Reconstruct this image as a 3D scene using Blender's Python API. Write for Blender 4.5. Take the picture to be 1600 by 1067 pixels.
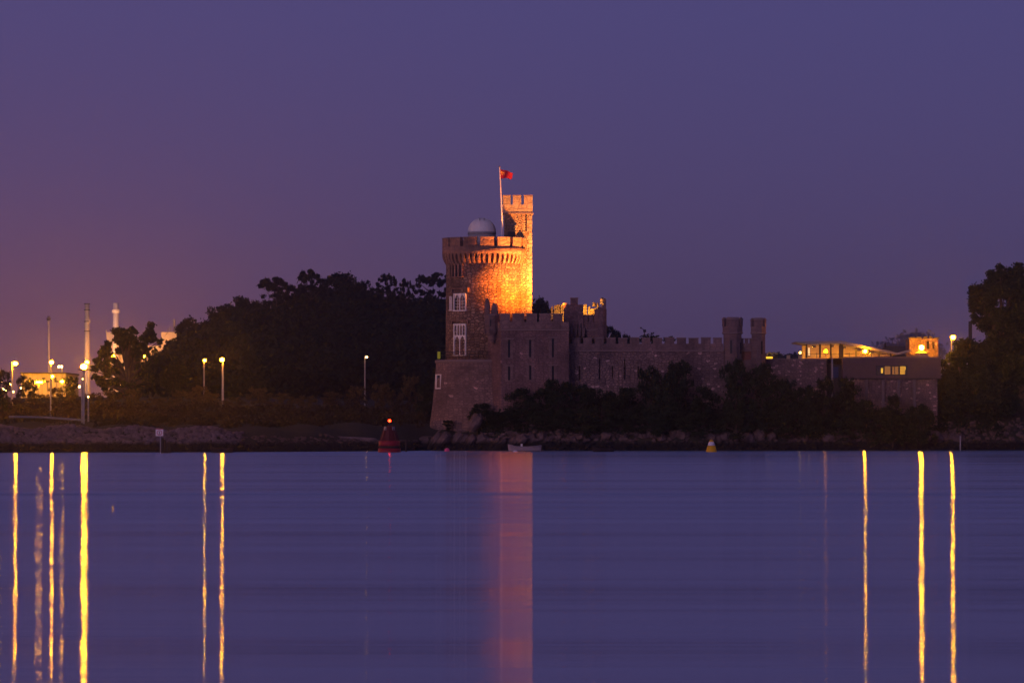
import bpy, math, random
import numpy as np
from mathutils import Matrix, Vector
random.seed(7)
RNG = np.random.default_rng(11)
PI = math.pi
for o in list(bpy.data.objects): bpy.data.objects.remove(o)
SC = bpy.context.scene
COL = SC.collection
F = 6250.0          # focal length in photograph pixels
CH = 3.0            # eye height above the water
def X(px, D): return (px-800.0)*D/F
def Z(py, D): return CH+(666.0-py)*D/F
R = math.radians
# ---------------------------------------------------------------- camera
cam_d = bpy.data.cameras.new('camera'); cam = bpy.data.objects.new('camera', cam_d); COL.objects.link(cam)
cam.location = (0, 0, CH); cam.rotation_euler = (PI/2, 0, 0)
cam_d.sensor_width = 36; cam_d.lens = F/1600*36
cam_d.shift_y = (666-533.5)/1600
cam_d.clip_start = 0.5; cam_d.clip_end = 12000
SC.camera = cam
# ---------------------------------------------------------------- dusk sky
W = bpy.data.worlds.new('World'); SC.world = W; W.use_nodes = True
nt = W.node_tree; nt.nodes.clear()
def N(t, typ, **kw):
    n = t.nodes.new(typ)
    for k, v in kw.items(): setattr(n, k, v)
    return n
def mth(t, op, a, b=None, clamp=False):
    n = N(t, 'ShaderNodeMath', operation=op); n.use_clamp = clamp
    for i, v in enumerate((a, b)):
        if v is None: continue
        if isinstance(v, (int, float)): n.inputs[i].default_value = v
        else: t.links.new(v, n.inputs[i])
    return n.outputs[0]
def ramp(t, fac, stops, interp='LINEAR'):
    n = N(t, 'ShaderNodeValToRGB'); cr = n.color_ramp; cr.interpolation = interp
    while len(cr.elements) < len(stops): cr.elements.new(0.5)
    for e, (p, c) in zip(cr.elements, stops):
        e.position = p; e.color = tuple(c)+(1,) if len(c) == 3 else c
    t.links.new(fac, n.inputs[0]); return n.outputs[0]
def mixc(t, fac, a, b, mode='MIX'):
    n = N(t, 'ShaderNodeMix', data_type='RGBA', blend_type=mode)
    for s, v in ((n.inputs[0], fac), (n.inputs[6], a), (n.inputs[7], b)):
        if isinstance(v, (int, float)): s.default_value = v
        elif isinstance(v, tuple): s.default_value = v+(1,) if len(v) == 3 else v
        else: t.links.new(v, s)
    return n.outputs[2]
tc = N(nt, 'ShaderNodeTexCoord'); sep = N(nt, 'ShaderNodeSeparateXYZ'); nt.links.new(tc.outputs['Generated'], sep.inputs[0])
el = mth(nt, 'MAXIMUM', sep.outputs[2], 0.0)
base = ramp(nt, mth(nt, 'POWER', el, 0.5), [
    (0.0, (.088, .062, .140)), (0.20, (.084, .063, .160)), (0.32, (.076, .066, .198)),
    (0.50, (.072, .060, .190)), (0.70, (.036, .036, .120)), (1.0, (.020, .024, .085))])
azm = mth(nt, 'ARCTAN2', sep.outputs[0], sep.outputs[1])
def gauss(c, w):
    d = mth(nt, 'DIVIDE', mth(nt, 'SUBTRACT', azm, c), w)
    return mth(nt, 'EXPONENT', mth(nt, 'MULTIPLY', mth(nt, 'MULTIPLY', d, d), -1.0))
g1 = mth(nt, 'MULTIPLY', gauss(-.17, .14), mth(nt, 'EXPONENT', mth(nt, 'MULTIPLY', el, -1/.026)))
glow = N(nt, 'ShaderNodeVectorMath', operation='SCALE'); glow.inputs[0].default_value = (.31, .075, -.012); nt.links.new(g1, glow.inputs[3])
g2 = mth(nt, 'MULTIPLY', gauss(-.22, .22), mth(nt, 'EXPONENT', mth(nt, 'MULTIPLY', el, -1/.09)))
glow2 = N(nt, 'ShaderNodeVectorMath', operation='SCALE'); glow2.inputs[0].default_value = (.024, .002, .0); nt.links.new(g2, glow2.inputs[3])
ad = N(nt, 'ShaderNodeVectorMath', operation='ADD'); nt.links.new(base, ad.inputs[0]); nt.links.new(glow.outputs[0], ad.inputs[1])
ad2 = N(nt, 'ShaderNodeVectorMath', operation='ADD'); nt.links.new(ad.outputs[0], ad2.inputs[0]); nt.links.new(glow2.outputs[0], ad2.inputs[1])
bg = N(nt, 'ShaderNodeBackground'); nt.links.new(ad2.outputs[0], bg.inputs[0]); bg.inputs[1].default_value = 1.0
wo = N(nt, 'ShaderNodeOutputWorld'); nt.links.new(bg.outputs[0], wo.inputs[0])
# afterglow from behind the camera, very soft and weak
sd = bpy.data.lights.new('afterglow', 'SUN'); sd.energy = 0.44; sd.angle = R(25); sd.color = (1, .64, .90)
so = bpy.data.objects.new('afterglow', sd); COL.objects.link(so)
so.rotation_euler = (R(74), 0, R(-28)); so.location = (0, -20, 40)
vs = SC.view_settings; vs.view_transform = 'Standard'; vs.look = 'None'; vs.gamma = 1; vs.exposure = 0; vs.use_curve_mapping = False
SC.cycles.sample_clamp_indirect = 3
SC.cycles.max_bounces = 6; SC.cycles.volume_bounces = 0; SC.cycles.transparent_max_bounces = 12

# ---------------------------------------------------------------- materials
MATS = {}
def newmat(name):
    m = bpy.data.materials.new(name); m.use_nodes = True; m.node_tree.nodes.clear()
    MATS[name] = m; return m, m.node_tree
def pr(t, col, rough=.8, metal=0, normal=None):
    b = N(t, 'ShaderNodeBsdfPrincipled'); o = N(t, 'ShaderNodeOutputMaterial')
    if isinstance(col, tuple): b.inputs['Base Color'].default_value = col+(1,)
    else: t.links.new(col, b.inputs['Base Color'])
    b.inputs['Roughness'].default_value = rough; b.inputs['Metallic'].default_value = metal
    b.inputs['Specular IOR Level'].default_value = .25
    if normal is not None: t.links.new(normal, b.inputs['Normal'])
    t.links.new(b.outputs[0], o.inputs[0]); return b
def objco(t): return N(t, 'ShaderNodeTexCoord').outputs['Object']
def noise(t, co, scale, detail=4, rough=.6, sc=None):
    if sc:
        m = N(t, 'ShaderNodeMapping'); m.inputs['Scale'].default_value = sc; t.links.new(co, m.inputs[0]); co = m.outputs[0]
    n = N(t, 'ShaderNodeTexNoise'); n.inputs['Scale'].default_value = scale; n.inputs['Detail'].default_value = detail; n.inputs['Roughness'].default_value = rough
    t.links.new(co, n.inputs[0]); return n.outputs[0]
def plain(name, col, rough=.7, metal=0, var=.25, scale=3.0):
    m, t = newmat(name)
    n = noise(t, objco(t), scale)
    c = mixc(t, n, tuple(v*(1-var) for v in col), tuple(min(1, v*(1+var)) for v in col))
    bp = N(t, 'ShaderNodeBump'); bp.inputs['Strength'].default_value = .15; bp.inputs['Distance'].default_value = .02; t.links.new(n, bp.inputs['Height'])
    pr(t, c, rough, metal, bp.outputs[0]); return m
def stone(name, c1, c2, joint, mode='flat', size=.42, bump=.08, pale=.0, ashlar=False):
    """rubble or coursed stone; mode 'round' wraps round the object's own z axis"""
    m, t = newmat(name)
    s = N(t, 'ShaderNodeSeparateXYZ'); t.links.new(objco(t), s.inputs[0])
    if mode == 'round':
        a = mth(t, 'ARCTAN2', s.outputs[0], mth(t, 'MULTIPLY', s.outputs[1], -1))
        u = mth(t, 'MULTIPLY', a, 4.9)
    else: u = mth(t, 'ADD', s.outputs[0], s.outputs[1])
    cb = N(t, 'ShaderNodeCombineXYZ'); t.links.new(u, cb.inputs[0]); t.links.new(s.outputs[2], cb.inputs[1])
    wob = noise(t, cb.outputs[0], 1.3, 2)
    cb2 = N(t, 'ShaderNodeCombineXYZ'); t.links.new(u, cb2.inputs[0])
    t.links.new(mth(t, 'ADD', mth(t, 'MULTIPLY', s.outputs[2], 1.55), mth(t, 'MULTIPLY', wob, .35)), cb2.inputs[1])
    v1 = N(t, 'ShaderNodeTexVoronoi', feature='F1', voronoi_dimensions='2D'); v2 = N(t, 'ShaderNodeTexVoronoi', feature='DISTANCE_TO_EDGE', voronoi_dimensions='2D')
    for v in (v1, v2):
        v.inputs['Scale'].default_value = 1/size; v.inputs['Randomness'].default_value = .8 if not ashlar else .45
        t.links.new(cb2.outputs[0], v.inputs['Vector'])
    sr = N(t, 'ShaderNodeSeparateColor'); t.links.new(v1.outputs['Color'], sr.inputs[0])
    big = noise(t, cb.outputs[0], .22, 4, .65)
    fine = noise(t, cb.outputs[0], 5, 3)
    c = mixc(t, sr.outputs[0], c1, c2)
    if pale > 0:                       # scattered pale stones
        sel = mth(t, 'GREATER_THAN', sr.outputs[1], 1-pale)
        c = mixc(t, sel, c, tuple(min(.85, v*2.0) for v in c2))
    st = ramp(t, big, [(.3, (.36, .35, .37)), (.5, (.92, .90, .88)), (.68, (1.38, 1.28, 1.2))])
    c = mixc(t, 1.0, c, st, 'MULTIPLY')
    st2 = ramp(t, fine, [(.3, (.75, .75, .75)), (.7, (1.2, 1.2, 1.2))])
    c = mixc(t, 1.0, c, st2, 'MULTIPLY')
    e = ramp(t, v2.outputs[0], [(.02, (1, 1, 1)), (.12, (0, 0, 0))])
    es = N(t, 'ShaderNodeSeparateColor'); t.links.new(e, es.inputs[0])
    c = mixc(t, es.outputs[0], c, joint)
    # green-black weathering runs
    runs = noise(t, cb.outputs[0], .8, 4, .6, (2.2, .25, 1))
    rm = N(t, 'ShaderNodeSeparateColor'); t.links.new(ramp(t, runs, [(.52, (0, 0, 0)), (.72, (.55, .55, .55))]), rm.inputs[0])
    c = mixc(t, rm.outputs[0], c, tuple(v*.4 for v in c1))
    h = mth(t, 'MULTIPLY', mth(t, 'MINIMUM', v2.outputs[0], .16), 6)
    h = mth(t, 'ADD', h, mth(t, 'MULTIPLY', sr.outputs[2], .5)); h = mth(t, 'ADD', h, mth(t, 'MULTIPLY', fine, .5))
    bp = N(t, 'ShaderNodeBump'); bp.inputs['Strength'].default_value = .9; bp.inputs['Distance'].default_value = bump; t.links.new(h, bp.inputs['Height'])
    pr(t, c, .92, 0, bp.outputs[0]); return m
def emis(name, col, s):
    m, t = newmat(name); e = N(t, 'ShaderNodeEmission'); e.inputs[0].default_value = col+(1,); e.inputs[1].default_value = s
    o = N(t, 'ShaderNodeOutputMaterial'); t.links.new(e.outputs[0], o.inputs[0]); return m

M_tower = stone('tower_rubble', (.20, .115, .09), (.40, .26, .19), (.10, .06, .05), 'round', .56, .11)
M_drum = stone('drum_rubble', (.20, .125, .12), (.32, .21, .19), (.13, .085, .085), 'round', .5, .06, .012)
M_cut = stone('cut_sandstone', (.28, .155, .115), (.38, .22, .16), (.22, .13, .10), 'round', .9, .03)
M_turret = stone('stair_tower_rubble', (.27, .185, .12), (.38, .27, .18), (.16, .11, .09), 'flat', .5)
M_pale = stone('pale_cut_stone', (.38, .29, .21), (.45, .35, .26), (.30, .22, .17), 'flat', 1.0, .02)
M_block = stone('block_rubble', (.19, .115, .12), (.25, .15, .15), (.14, .085, .09), 'flat', .52, .05, .006)
M_curt = stone('curtain_rubble', (.19, .125, .13), (.30, .20, .19), (.13, .08, .085), 'flat', .5, .08, .06)
M_mer = stone('merlon_stone', (.20, .13, .13), (.25, .165, .16), (.17, .11, .11), 'flat', .8, .03)
M_low = stone('garden_wall_rubble', (.19, .125, .13), (.29, .19, .185), (.12, .08, .085), 'flat', .38, .06, .09)
M_cap = plain('weathered_coping', (.22, .155, .15), .9)
M_white = plain('white_window_paint', (.86, .78, .74), .5, 0, .05)
M_dark = plain('blackened_iron', (.03, .03, .035), .5)
M_galv = plain('galvanised_steel', (.30, .30, .33), .45, .3)
M_paint = plain('cream_painted_steel', (.50, .47, .42), .5)
M_dome = plain('white_dome_paint', (.84, .80, .78), .45, 0, .08, 1.5)
M_band = plain('grey_dome_band', (.36, .34, .35), .5)
M_wood = plain('stained_boards', (.12, .075, .08), .7, 0, .3, 2)
M_roof = plain('metal_roof', (.30, .28, .25), .5)
M_ply = plain('warm_plywood', (.50, .36, .20), .6)
M_door = plain('red_brown_door', (.20, .07, .05), .6)
M_timber = plain('wet_timber', (.035, .028, .028), .8)
M_bark = plain('bark', (.07, .05, .04), .95)
M_red = plain('red_buoy_paint', (.26, .01, .03), .45)
M_redd = plain('weathered_dark_red', (.10, .01, .015), .6)
M_yel = plain('yellow_buoy_paint', (.80, .42, .01), .4, 0, .06)
M_pinkb = plain('pink_buoy_plastic', (.85, .12, .28), .4, 0, .06)
M_buoyw = plain('white_buoy_band', (.85, .75, .8), .4, 0, .04)
M_boat = plain('pale_boat_paint', (.42, .33, .34), .5)
M_boatd = plain('dark_boat_paint', (.05, .035, .035), .6)
M_flag = plain('red_flag_cloth', (.30, .008, .03), .8, 0, .12)
M_flagy = plain('yellow_flag_emblem', (.85, .35, .06), .8)
M_sign = plain('white_sign_face', (.80, .72, .76), .5, 0, .03)
M_signr = plain('red_sign_ink', (.45, .02, .05), .5, 0, .02)
M_pil = plain('dark_concrete', (.16, .12, .13), .85)
M_conc = plain('pale_concrete', (.34, .30, .29), .85, 0, .3, .4)
M_ind = plain('painted_factory_cladding', (.45, .38, .30), .6, 0, .2, .3)
M_chimw = plain('white_stack_paint', (.70, .62, .58), .6, 0, .15, .3)
M_blue = plain('blue_door_paint', (.03, .06, .2), .5)
M_slate = plain('dark_slate', (.05, .045, .055), .7)

def leafmat(name, c1, c2):
    m, t = newmat(name); n = noise(t, objco(t), 9, 2); c = mixc(t, ramp(t, n, [(.35, (0, 0, 0)), (.65, (1, 1, 1))]), c1, c2)
    d = N(t, 'ShaderNodeBsdfDiffuse'); tr = N(t, 'ShaderNodeBsdfTranslucent'); mx = N(t, 'ShaderNodeMixShader'); mx.inputs[0].default_value = .3
    t.links.new(c, d.inputs[0]); t.links.new(c, tr.inputs[0]); t.links.new(d.outputs[0], mx.inputs[1]); t.links.new(tr.outputs[0], mx.inputs[2])
    o = N(t, 'ShaderNodeOutputMaterial'); t.links.new(mx.outputs[0], o.inputs[0]); return m
M_leaf = leafmat('dark_green_leaves', (.022, .034, .018), (.052, .068, .032))
M_hill = leafmat('dark_hill_leaves', (.012, .020, .016), (.030, .040, .028))
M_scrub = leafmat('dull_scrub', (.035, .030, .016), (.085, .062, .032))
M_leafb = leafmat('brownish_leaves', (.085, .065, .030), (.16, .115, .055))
M_leafp = leafmat('pine_needles', (.014, .022, .018), (.030, .042, .030))

# ground: earth, dark weed at the water line, grass
m, t = newmat('shore_ground'); co = objco(t); s = N(t, 'ShaderNodeSeparateXYZ'); t.links.new(co, s.inputs[0])
n = noise(t, co, .35, 6); n2 = noise(t, co, 2.5, 4)
cc = mixc(t, n, (.035, .033, .022), (.075, .062, .042))
cc = mixc(t, n2, cc, (.05, .045, .03))
hb = N(t, 'ShaderNodeMapRange'); t.links.new(mth(t, 'ADD', s.outputs[2], mth(t, 'MULTIPLY', n2, .6)), hb.inputs[0]); hb.inputs[1].default_value = .9; hb.inputs[2].default_value = 1.5
cc = mixc(t, hb.outputs[0], (.022, .017, .016), cc)
bp = N(t, 'ShaderNodeBump'); bp.inputs['Strength'].default_value = .8; bp.inputs['Distance'].default_value = .3; t.links.new(n2, bp.inputs['Height'])
pr(t, cc, .95, 0, bp.outputs[0]); M_ground = m
def rockmat(name, c1, c2, c3):
    m, t = newmat(name); co = objco(t); n = noise(t, co, .9, 6, .65); n2 = noise(t, co, 4, 4, .6, (1, 1, 3))
    c = mixc(t, ramp(t, n, [(.35, (0, 0, 0)), (.62, (1, 1, 1))]), c1, c2)
    c = mixc(t, ramp(t, n2, [(.55, (0, 0, 0)), (.75, (.6, .6, .6))]), c, c3)
    geo = N(t, 'ShaderNodeNewGeometry'); s = N(t, 'ShaderNodeSeparateXYZ'); t.links.new(geo.outputs['Position'], s.inputs[0])
    hb = N(t, 'ShaderNodeMapRange'); t.links.new(mth(t, 'ADD', s.outputs[2], mth(t, 'MULTIPLY', n, .9)), hb.inputs[0]); hb.inputs[1].default_value = 1.35; hb.inputs[2].default_value = 1.8
    c = mixc(t, hb.outputs[0], (.02, .016, .016), c)      # tide-line weed
    bp = N(t, 'ShaderNodeBump'); bp.inputs['Strength'].default_value = .9; bp.inputs['Distance'].default_value = .15; t.links.new(n2, bp.inputs['Height'])
    pr(t, c, .9, 0, bp.outputs[0]); return m
M_rock = rockmat('shore_rock', (.07, .045, .042), (.19, .125, .115), (.30, .21, .19))
M_rip = rockmat('bank_boulders', (.10, .075, .085), (.24, .18, .20), (.32, .25, .27))

# glass
m, t = newmat('window_glass'); tr = N(t, 'ShaderNodeBsdfTransparent'); tr.inputs[0].default_value = (.85, .85, .85, 1)
gl = N(t, 'ShaderNodeBsdfGlossy'); gl.inputs['Roughness'].default_value = .05; mx = N(t, 'ShaderNodeMixShader'); mx.inputs[0].default_value = .1
t.links.new(tr.outputs[0], mx.inputs[1]); t.links.new(gl.outputs[0], mx.inputs[2]); o = N(t, 'ShaderNodeOutputMaterial'); t.links.new(mx.outputs[0], o.inputs[0]); M_glass = m
m, t = newmat('dark_window_glass'); b = pr(t, (.012, .012, .018), .12); b.inputs['Specular IOR Level'].default_value = .5; M_gdark = m

SOD = (1.0, .33, .003)
E_big = emis('sodium_floodlight', SOD, 2600); E_med = emis('sodium_lamp', SOD, 1200); E_sm = emis('sodium_lamp_small', SOD, 620)
E_dim = emis('distant_sodium_lamp', (1, .5, .12), 60); E_grn = emis('greenish_lamp', (.75, 1, .2), 40)
E_red = emis('red_beacon', (1, .02, .004), 26)
E_room = emis('lit_room', (1, .44, .03), 1.0); E_candle = emis('window_light', (1, .6, .04), 2.2)
E_room2 = emis('dim_lit_room', (1, .36, .05), .42)
E_lit = emis('yellow_glow_panel', (1, .52, .04), 1.6)

# ---------------------------------------------------------------- mesh helpers
ORG = {}
class MB:
    def __init__(s): s.v = []; s.f = []; s.M = None
    def add(s, vs, fs):
        b = len(s.v)
        if s.M is not None: vs = [tuple(s.M @ Vector(p)) for p in vs]
        s.v += [tuple(p) for p in vs]; s.f += [tuple(b+i for i in q) for q in fs]; return s
    def box(s, x0, x1, y0, y1, z0, z1):
        if x0 > x1: x0, x1 = x1, x0
        if y0 > y1: y0, y1 = y1, y0
        if z0 > z1: z0, z1 = z1, z0
        return s.add([(x0,y0,z0),(x1,y0,z0),(x1,y1,z0),(x0,y1,z0),(x0,y0,z1),(x1,y0,z1),(x1,y1,z1),(x0,y1,z1)],
                     [(0,3,2,1),(4,5,6,7),(0,1,5,4),(1,2,6,5),(2,3,7,6),(3,0,4,7)])
    def prism_xz(s, pts, y0, y1):            # outline in x,z extruded along y
        n = len(pts); a = sum(pts[i][0]*pts[(i+1)%n][1]-pts[(i+1)%n][0]*pts[i][1] for i in range(n))
        if a < 0: pts = pts[::-1]
        return s.add([(x, y0, z) for x, z in pts]+[(x, y1, z) for x, z in pts],
                     [tuple(range(n)), tuple(range(2*n-1, n-1, -1))]+[(i, n+i, n+(i+1)%n, (i+1)%n) for i in range(n)])
    def prism_xy(s, pts, z0, z1, top=None):  # footprint extruded up
        n = len(pts); a = sum(pts[i][0]*pts[(i+1)%n][1]-pts[(i+1)%n][0]*pts[i][1] for i in range(n))
        if a < 0: pts = pts[::-1]; top = top[::-1] if top else None
        tp = top or pts
        return s.add([(x, y, z0) for x, y in pts]+[(x, y, z1) for x, y in tp],
                     [tuple(range(n-1, -1, -1)), tuple(range(n, 2*n))]+[(i, (i+1)%n, n+(i+1)%n, n+i) for i in range(n)])
    def lathe(s, cx, cy, prof, n=48, a0=0, a1=2*PI, caps=True):  # prof [(r,z)] going up
        full = abs(a1-a0-2*PI) < 1e-6; m = n if full else n+1; vs = []
        for r, z in prof:
            for i in range(m):
                a = a0+(a1-a0)*i/n; vs.append((cx+r*math.sin(a), cy-r*math.cos(a), z))
        fs = []
        for j in range(len(prof)-1):
            for i in range(n):
                k = (i+1) % m; fs.append((j*m+i, j*m+k, (j+1)*m+k, (j+1)*m+i))
        if caps and full: fs += [tuple(range(m-1, -1, -1)), tuple(range((len(prof)-1)*m, len(prof)*m))]
        return s.add(vs, fs)
    def arc(s, cx, cy, r0, r1, a0, a1, z0, z1, n=6):   # curved block
        vs = []
        for i in range(n+1):
            a = a0+(a1-a0)*i/n
            for r, z in ((r0, z0), (r1, z0), (r1, z1), (r0, z1)): vs.append((cx+r*math.sin(a), cy-r*math.cos(a), z))
        fs = [(0, 1, 2, 3), (4*n+3, 4*n+2, 4*n+1, 4*n)]
        for i in range(n):
            for j in range(4): k = (j+1) % 4; fs.append((4*i+j, 4*(i+1)+j, 4*(i+1)+k, 4*i+k))
        return s.add(vs, fs)
    def tube(s, pts, rad, n=8):
        vs = []; fs = []; pts = [Vector(p) for p in pts]
        if not hasattr(rad, '__len__'): rad = [rad]*len(pts)
        for i, p in enumerate(pts):
            d = (pts[min(i+1, len(pts)-1)]-pts[max(i-1, 0)]).normalized()
            a = d.orthogonal().normalized() if abs(d.z) < .9 else Vector((1, 0, 0)); a = (a-d*a.dot(d)).normalized(); b = d.cross(a)
            for k in range(n):
                q = p+(a*math.cos(2*PI*k/n)+b*math.sin(2*PI*k/n))*rad[i]; vs.append(tuple(q))
        for i in range(len(pts)-1):
            for k in range(n): fs.append((i*n+k, i*n+(k+1)%n, (i+1)*n+(k+1)%n, (i+1)*n+k))
        fs += [tuple(range(n-1, -1, -1)), tuple(range((len(pts)-1)*n, len(pts)*n))]
        return s.add(vs, fs)
    def ball(s, c, r, n=12, m=8, sz=1.0):
        prof = [(max(1e-3, r*math.sin(PI*j/m)), c[2]-r*sz*math.cos(PI*j/m)) for j in range(m+1)]
        return s.lathe(c[0], c[1], prof, n)
    def build(s, name, mat, parent=None, smooth=False):
        o = mkobj(name, np.array(s.v, dtype=np.float32), s.f, mat, parent, smooth)
        return o
def mkobj(name, v, f, mat, parent=None, smooth=False):
    org = ORG.get(parent.name, (0, 0, 0)) if parent else (0, 0, 0)
    v = np.asarray(v, dtype=np.float32)-np.array(org, dtype=np.float32)
    me = bpy.data.meshes.new(name)
    if isinstance(f, np.ndarray):
        k = f.shape[1]
        me.vertices.add(len(v)); me.vertices.foreach_set('co', v.ravel())
        me.loops.add(f.size); me.loops.foreach_set('vertex_index', f.ravel().astype(np.int32))
        me.polygons.add(len(f)); me.polygons.foreach_set('loop_start', np.arange(0, f.size, k, dtype=np.int32)); me.update(calc_edges=True)
    else:
        me.from_pydata(v.tolist(), [], f); me.update()
    me.materials.append(mat)
    if smooth: me.polygons.foreach_set('use_smooth', [True]*len(me.polygons))
    o = bpy.data.objects.new(name, me); COL.objects.link(o)
    if parent: o.parent = parent
    ORG[o.name] = org
    return o
def thing(name, label, cat, loc, group=None):
    o = bpy.data.objects.new(name, None); COL.objects.link(o); o.location = loc; o.empty_display_size = .3
    ORG[o.name] = tuple(loc); o['label'] = label; o['category'] = cat
    if group: o['group'] = group
    return o
def tag(o, label, cat, group=None):
    o['label'] = label; o['category'] = cat
    if group: o['group'] = group
    return o
def rebase(o, loc):      # give a one-mesh thing an origin at its base
    me = o.data; n = len(me.vertices); a = np.empty(n*3, dtype=np.float32); me.vertices.foreach_get('co', a)
    a = a.reshape(-1, 3)-np.array(loc, dtype=np.float32); me.vertices.foreach_set('co', a.ravel()); me.update(); o.location = loc; ORG[o.name] = tuple(loc); return o
def frameM(cx, cy, r, a):   # local (u, outward, z) frame standing on a round wall
    return Matrix(((math.cos(a), math.sin(a), 0, cx+r*math.sin(a)), (math.sin(a), -math.cos(a), 0, cy-r*math.cos(a)), (0, 0, 1, 0), (0, 0, 0, 1)))
def wall_holes(mb, x0, x1, z0, z1, y, holes, depth):
    """front face at y (facing -y) with rectangular openings and their reveals"""
    xs = sorted({x0, x1}|{h[0] for h in holes}|{h[1] for h in holes}); zs = sorted({z0, z1}|{h[2] for h in holes}|{h[3] for h in holes})
    for i in range(len(xs)-1):
        for j in range(len(zs)-1):
            cx, cz = (xs[i]+xs[i+1])/2, (zs[j]+zs[j+1])/2
            if any(h[0] < cx < h[1] and h[2] < cz < h[3] for h in holes): continue
            mb.add([(xs[i], y, zs[j]), (xs[i+1], y, zs[j]), (xs[i+1], y, zs[j+1]), (xs[i], y, zs[j+1])], [(0, 1, 2, 3)])
    for a, b, c, d in holes:
        e = y+depth
        mb.add([(a,y,c),(b,y,c),(b,y,d),(a,y,d),(a,e,c),(b,e,c),(b,e,d),(a,e,d)], [(0,4,5,1),(1,5,6,2),(2,6,7,3),(3,7,4,0),(4,7,6,5)])

# ---------------------------------------------------------------- terrain and water
SHX = [-4000, -200, -60, -34, -14, -11, -8, 0, 30, 42, 64, 200, 4000]
SHY = [457, 457, 457, 466, 486, 497, 496.2, 496.2, 498, 499, 504, 530, 580]
sky_px = [150, 250, 300, 350, 395, 430, 480, 530, 600, 650, 700, 780, 860, 920, 970, 1015, 1100, 1300, 1700]
sky_py = [640, 556, 506, 477, 463, 454, 440, 432, 440, 448, 440, 452, 470, 500, 528, 548, 575, 600, 600]
HILLX = [X(p, 760) for p in sky_px]; HILLZ = [max(8., Z(p, 760)-9.5) for p in sky_py]
HILLX = [-2000, -300]+HILLX+[600]; HILLZ = [8, 8]+HILLZ+[8]
def sstep(a, b, x): q = np.clip((x-a)/(b-a), 0, 1); return q*q*(3-2*q)
def hgt(x, y):
    x = np.asarray(x, float); y = np.asarray(y, float)
    d = y-np.interp(x, SHX, SHY)
    left = np.interp(d, [-30, -3, 0, 2, 7, 22, 60, 100, 200, 400], [-3, -1.2, -.3, 1.0, 2.5, 3.2, 5.0, 6.5, 7.5, 8])
    cas = np.interp(d, [-30, -3, 0, 2, 3.5, 6.2, 9, 14, 60, 120, 400], [-3, -1.2, -.3, 1.6, 2.8, 5.6, 7.2, 8.5, 8.5, 8, 8])
    low = np.interp(d, [-30, -3, 0, 2, 6, 12, 40, 120, 400], [-3, -1.2, -.3, .8, 1.4, 3.0, 4.0, 6.5, 8])
    k = sstep(-6.5, .5, x); q = low*(1-k)+cas*k
    k2 = sstep(-30, -14, x); h = left*(1-k2)+q*k2
    hz = np.interp(x, HILLX, HILLZ)
    up = sstep(640, 760, y)*(1-.6*sstep(800, 1000, y))
    h = h+np.maximum(0, hz-8)*up*(h > 0)
    h = h+(h > 1.5)*(.25*np.sin(x*.7+y*.31)+.2*np.sin(x*.23-y*.9))
    return h
xs = np.concatenate([np.array([-4000, -2000, -1000, -600, -400, -300, -220]), np.arange(-160, 160, 1.6), np.array([220, 300, 400, 600, 1000, 2000, 4000])])
ys = np.concatenate([np.array([-150, 0, 200, 400, 440]), np.arange(450, 540, 1.25), np.arange(540, 1010, 10), np.array([1200, 1600, 2400, 3500, 5900])])
gx, gy = np.meshgrid(xs, ys); gz = hgt(gx, gy); nx = len(xs); ny = len(ys)
vv = np.stack([gx, gy, gz], -1).reshape(-1, 3); ii, jj = np.meshgrid(np.arange(nx-1), np.arange(ny-1)); a = (jj*nx+ii).ravel()
g = mkobj('ground', vv, np.stack([a, a+1, a+nx+1, a+nx], -1), M_ground, None, True); g['kind'] = 'structure'

m, t = newmat('estuary_water'); co = objco(t)
nA = noise(t, co, 1.0, 5, .62, (.004, .075, 1)); nB = noise(t, co, 1.0, 3, .6, (.010, .6, 1)); nC = noise(t, co, 1.0, 3, .6, (.05, 2.4, 1))
s = N(t, 'ShaderNodeSeparateXYZ'); t.links.new(co, s.inputs[0])
yy = mth(t, 'ADD', s.outputs[1], mth(t, 'MULTIPLY', noise(t, co, 1.0, 2, .5, (.02, .002, 1)), 2.5))
def bandf(c, w):
    d = mth(t, 'DIVIDE', mth(t, 'SUBTRACT', yy, c), w); return mth(t, 'EXPONENT', mth(t, 'MULTIPLY', mth(t, 'MULTIPLY', d, d), -1.0))
band = mth(t, 'ADD', bandf(178, 3.2), mth(t, 'MULTIPLY', bandf(150, 22), .35))
far = N(t, 'ShaderNodeMapRange'); t.links.new(yy, far.inputs[0]); far.inputs[1].default_value = 415; far.inputs[2].default_value = 455
nD = noise(t, co, 1.0, 4, .7, (.004, .16, 1))
rg = mth(t, 'ADD', .080, mth(t, 'MULTIPLY', mth(t, 'SUBTRACT', nA, .5), .08)); rg = mth(t, 'ADD', rg, mth(t, 'MULTIPLY', mth(t, 'SUBTRACT', nD, .5), .10))
rg = mth(t, 'ADD', rg, mth(t, 'MULTIPLY', band, .045)); rg = mth(t, 'ADD', rg, mth(t, 'MULTIPLY', far.outputs[0], .06))
gl = N(t, 'ShaderNodeBsdfAnisotropic'); gl.inputs['Anisotropy'].default_value = .885
t.links.new(rg, gl.inputs['Roughness'])
cx_ = N(t, 'ShaderNodeCombineXYZ'); cx_.inputs[0].default_value = 1.0; t.links.new(cx_.outputs[0], gl.inputs['Tangent'])
hh = mth(t, 'ADD', mth(t, 'MULTIPLY', nB, .010), mth(t, 'MULTIPLY', nC, .003)); hh = mth(t, 'ADD', hh, mth(t, 'MULTIPLY', nA, .14))
bp = N(t, 'ShaderNodeBump'); bp.inputs['Strength'].default_value = 1; bp.inputs['Distance'].default_value = 1.0; t.links.new(hh, bp.inputs['Height'])
t.links.new(bp.outputs[0], gl.inputs['Normal'])
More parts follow.
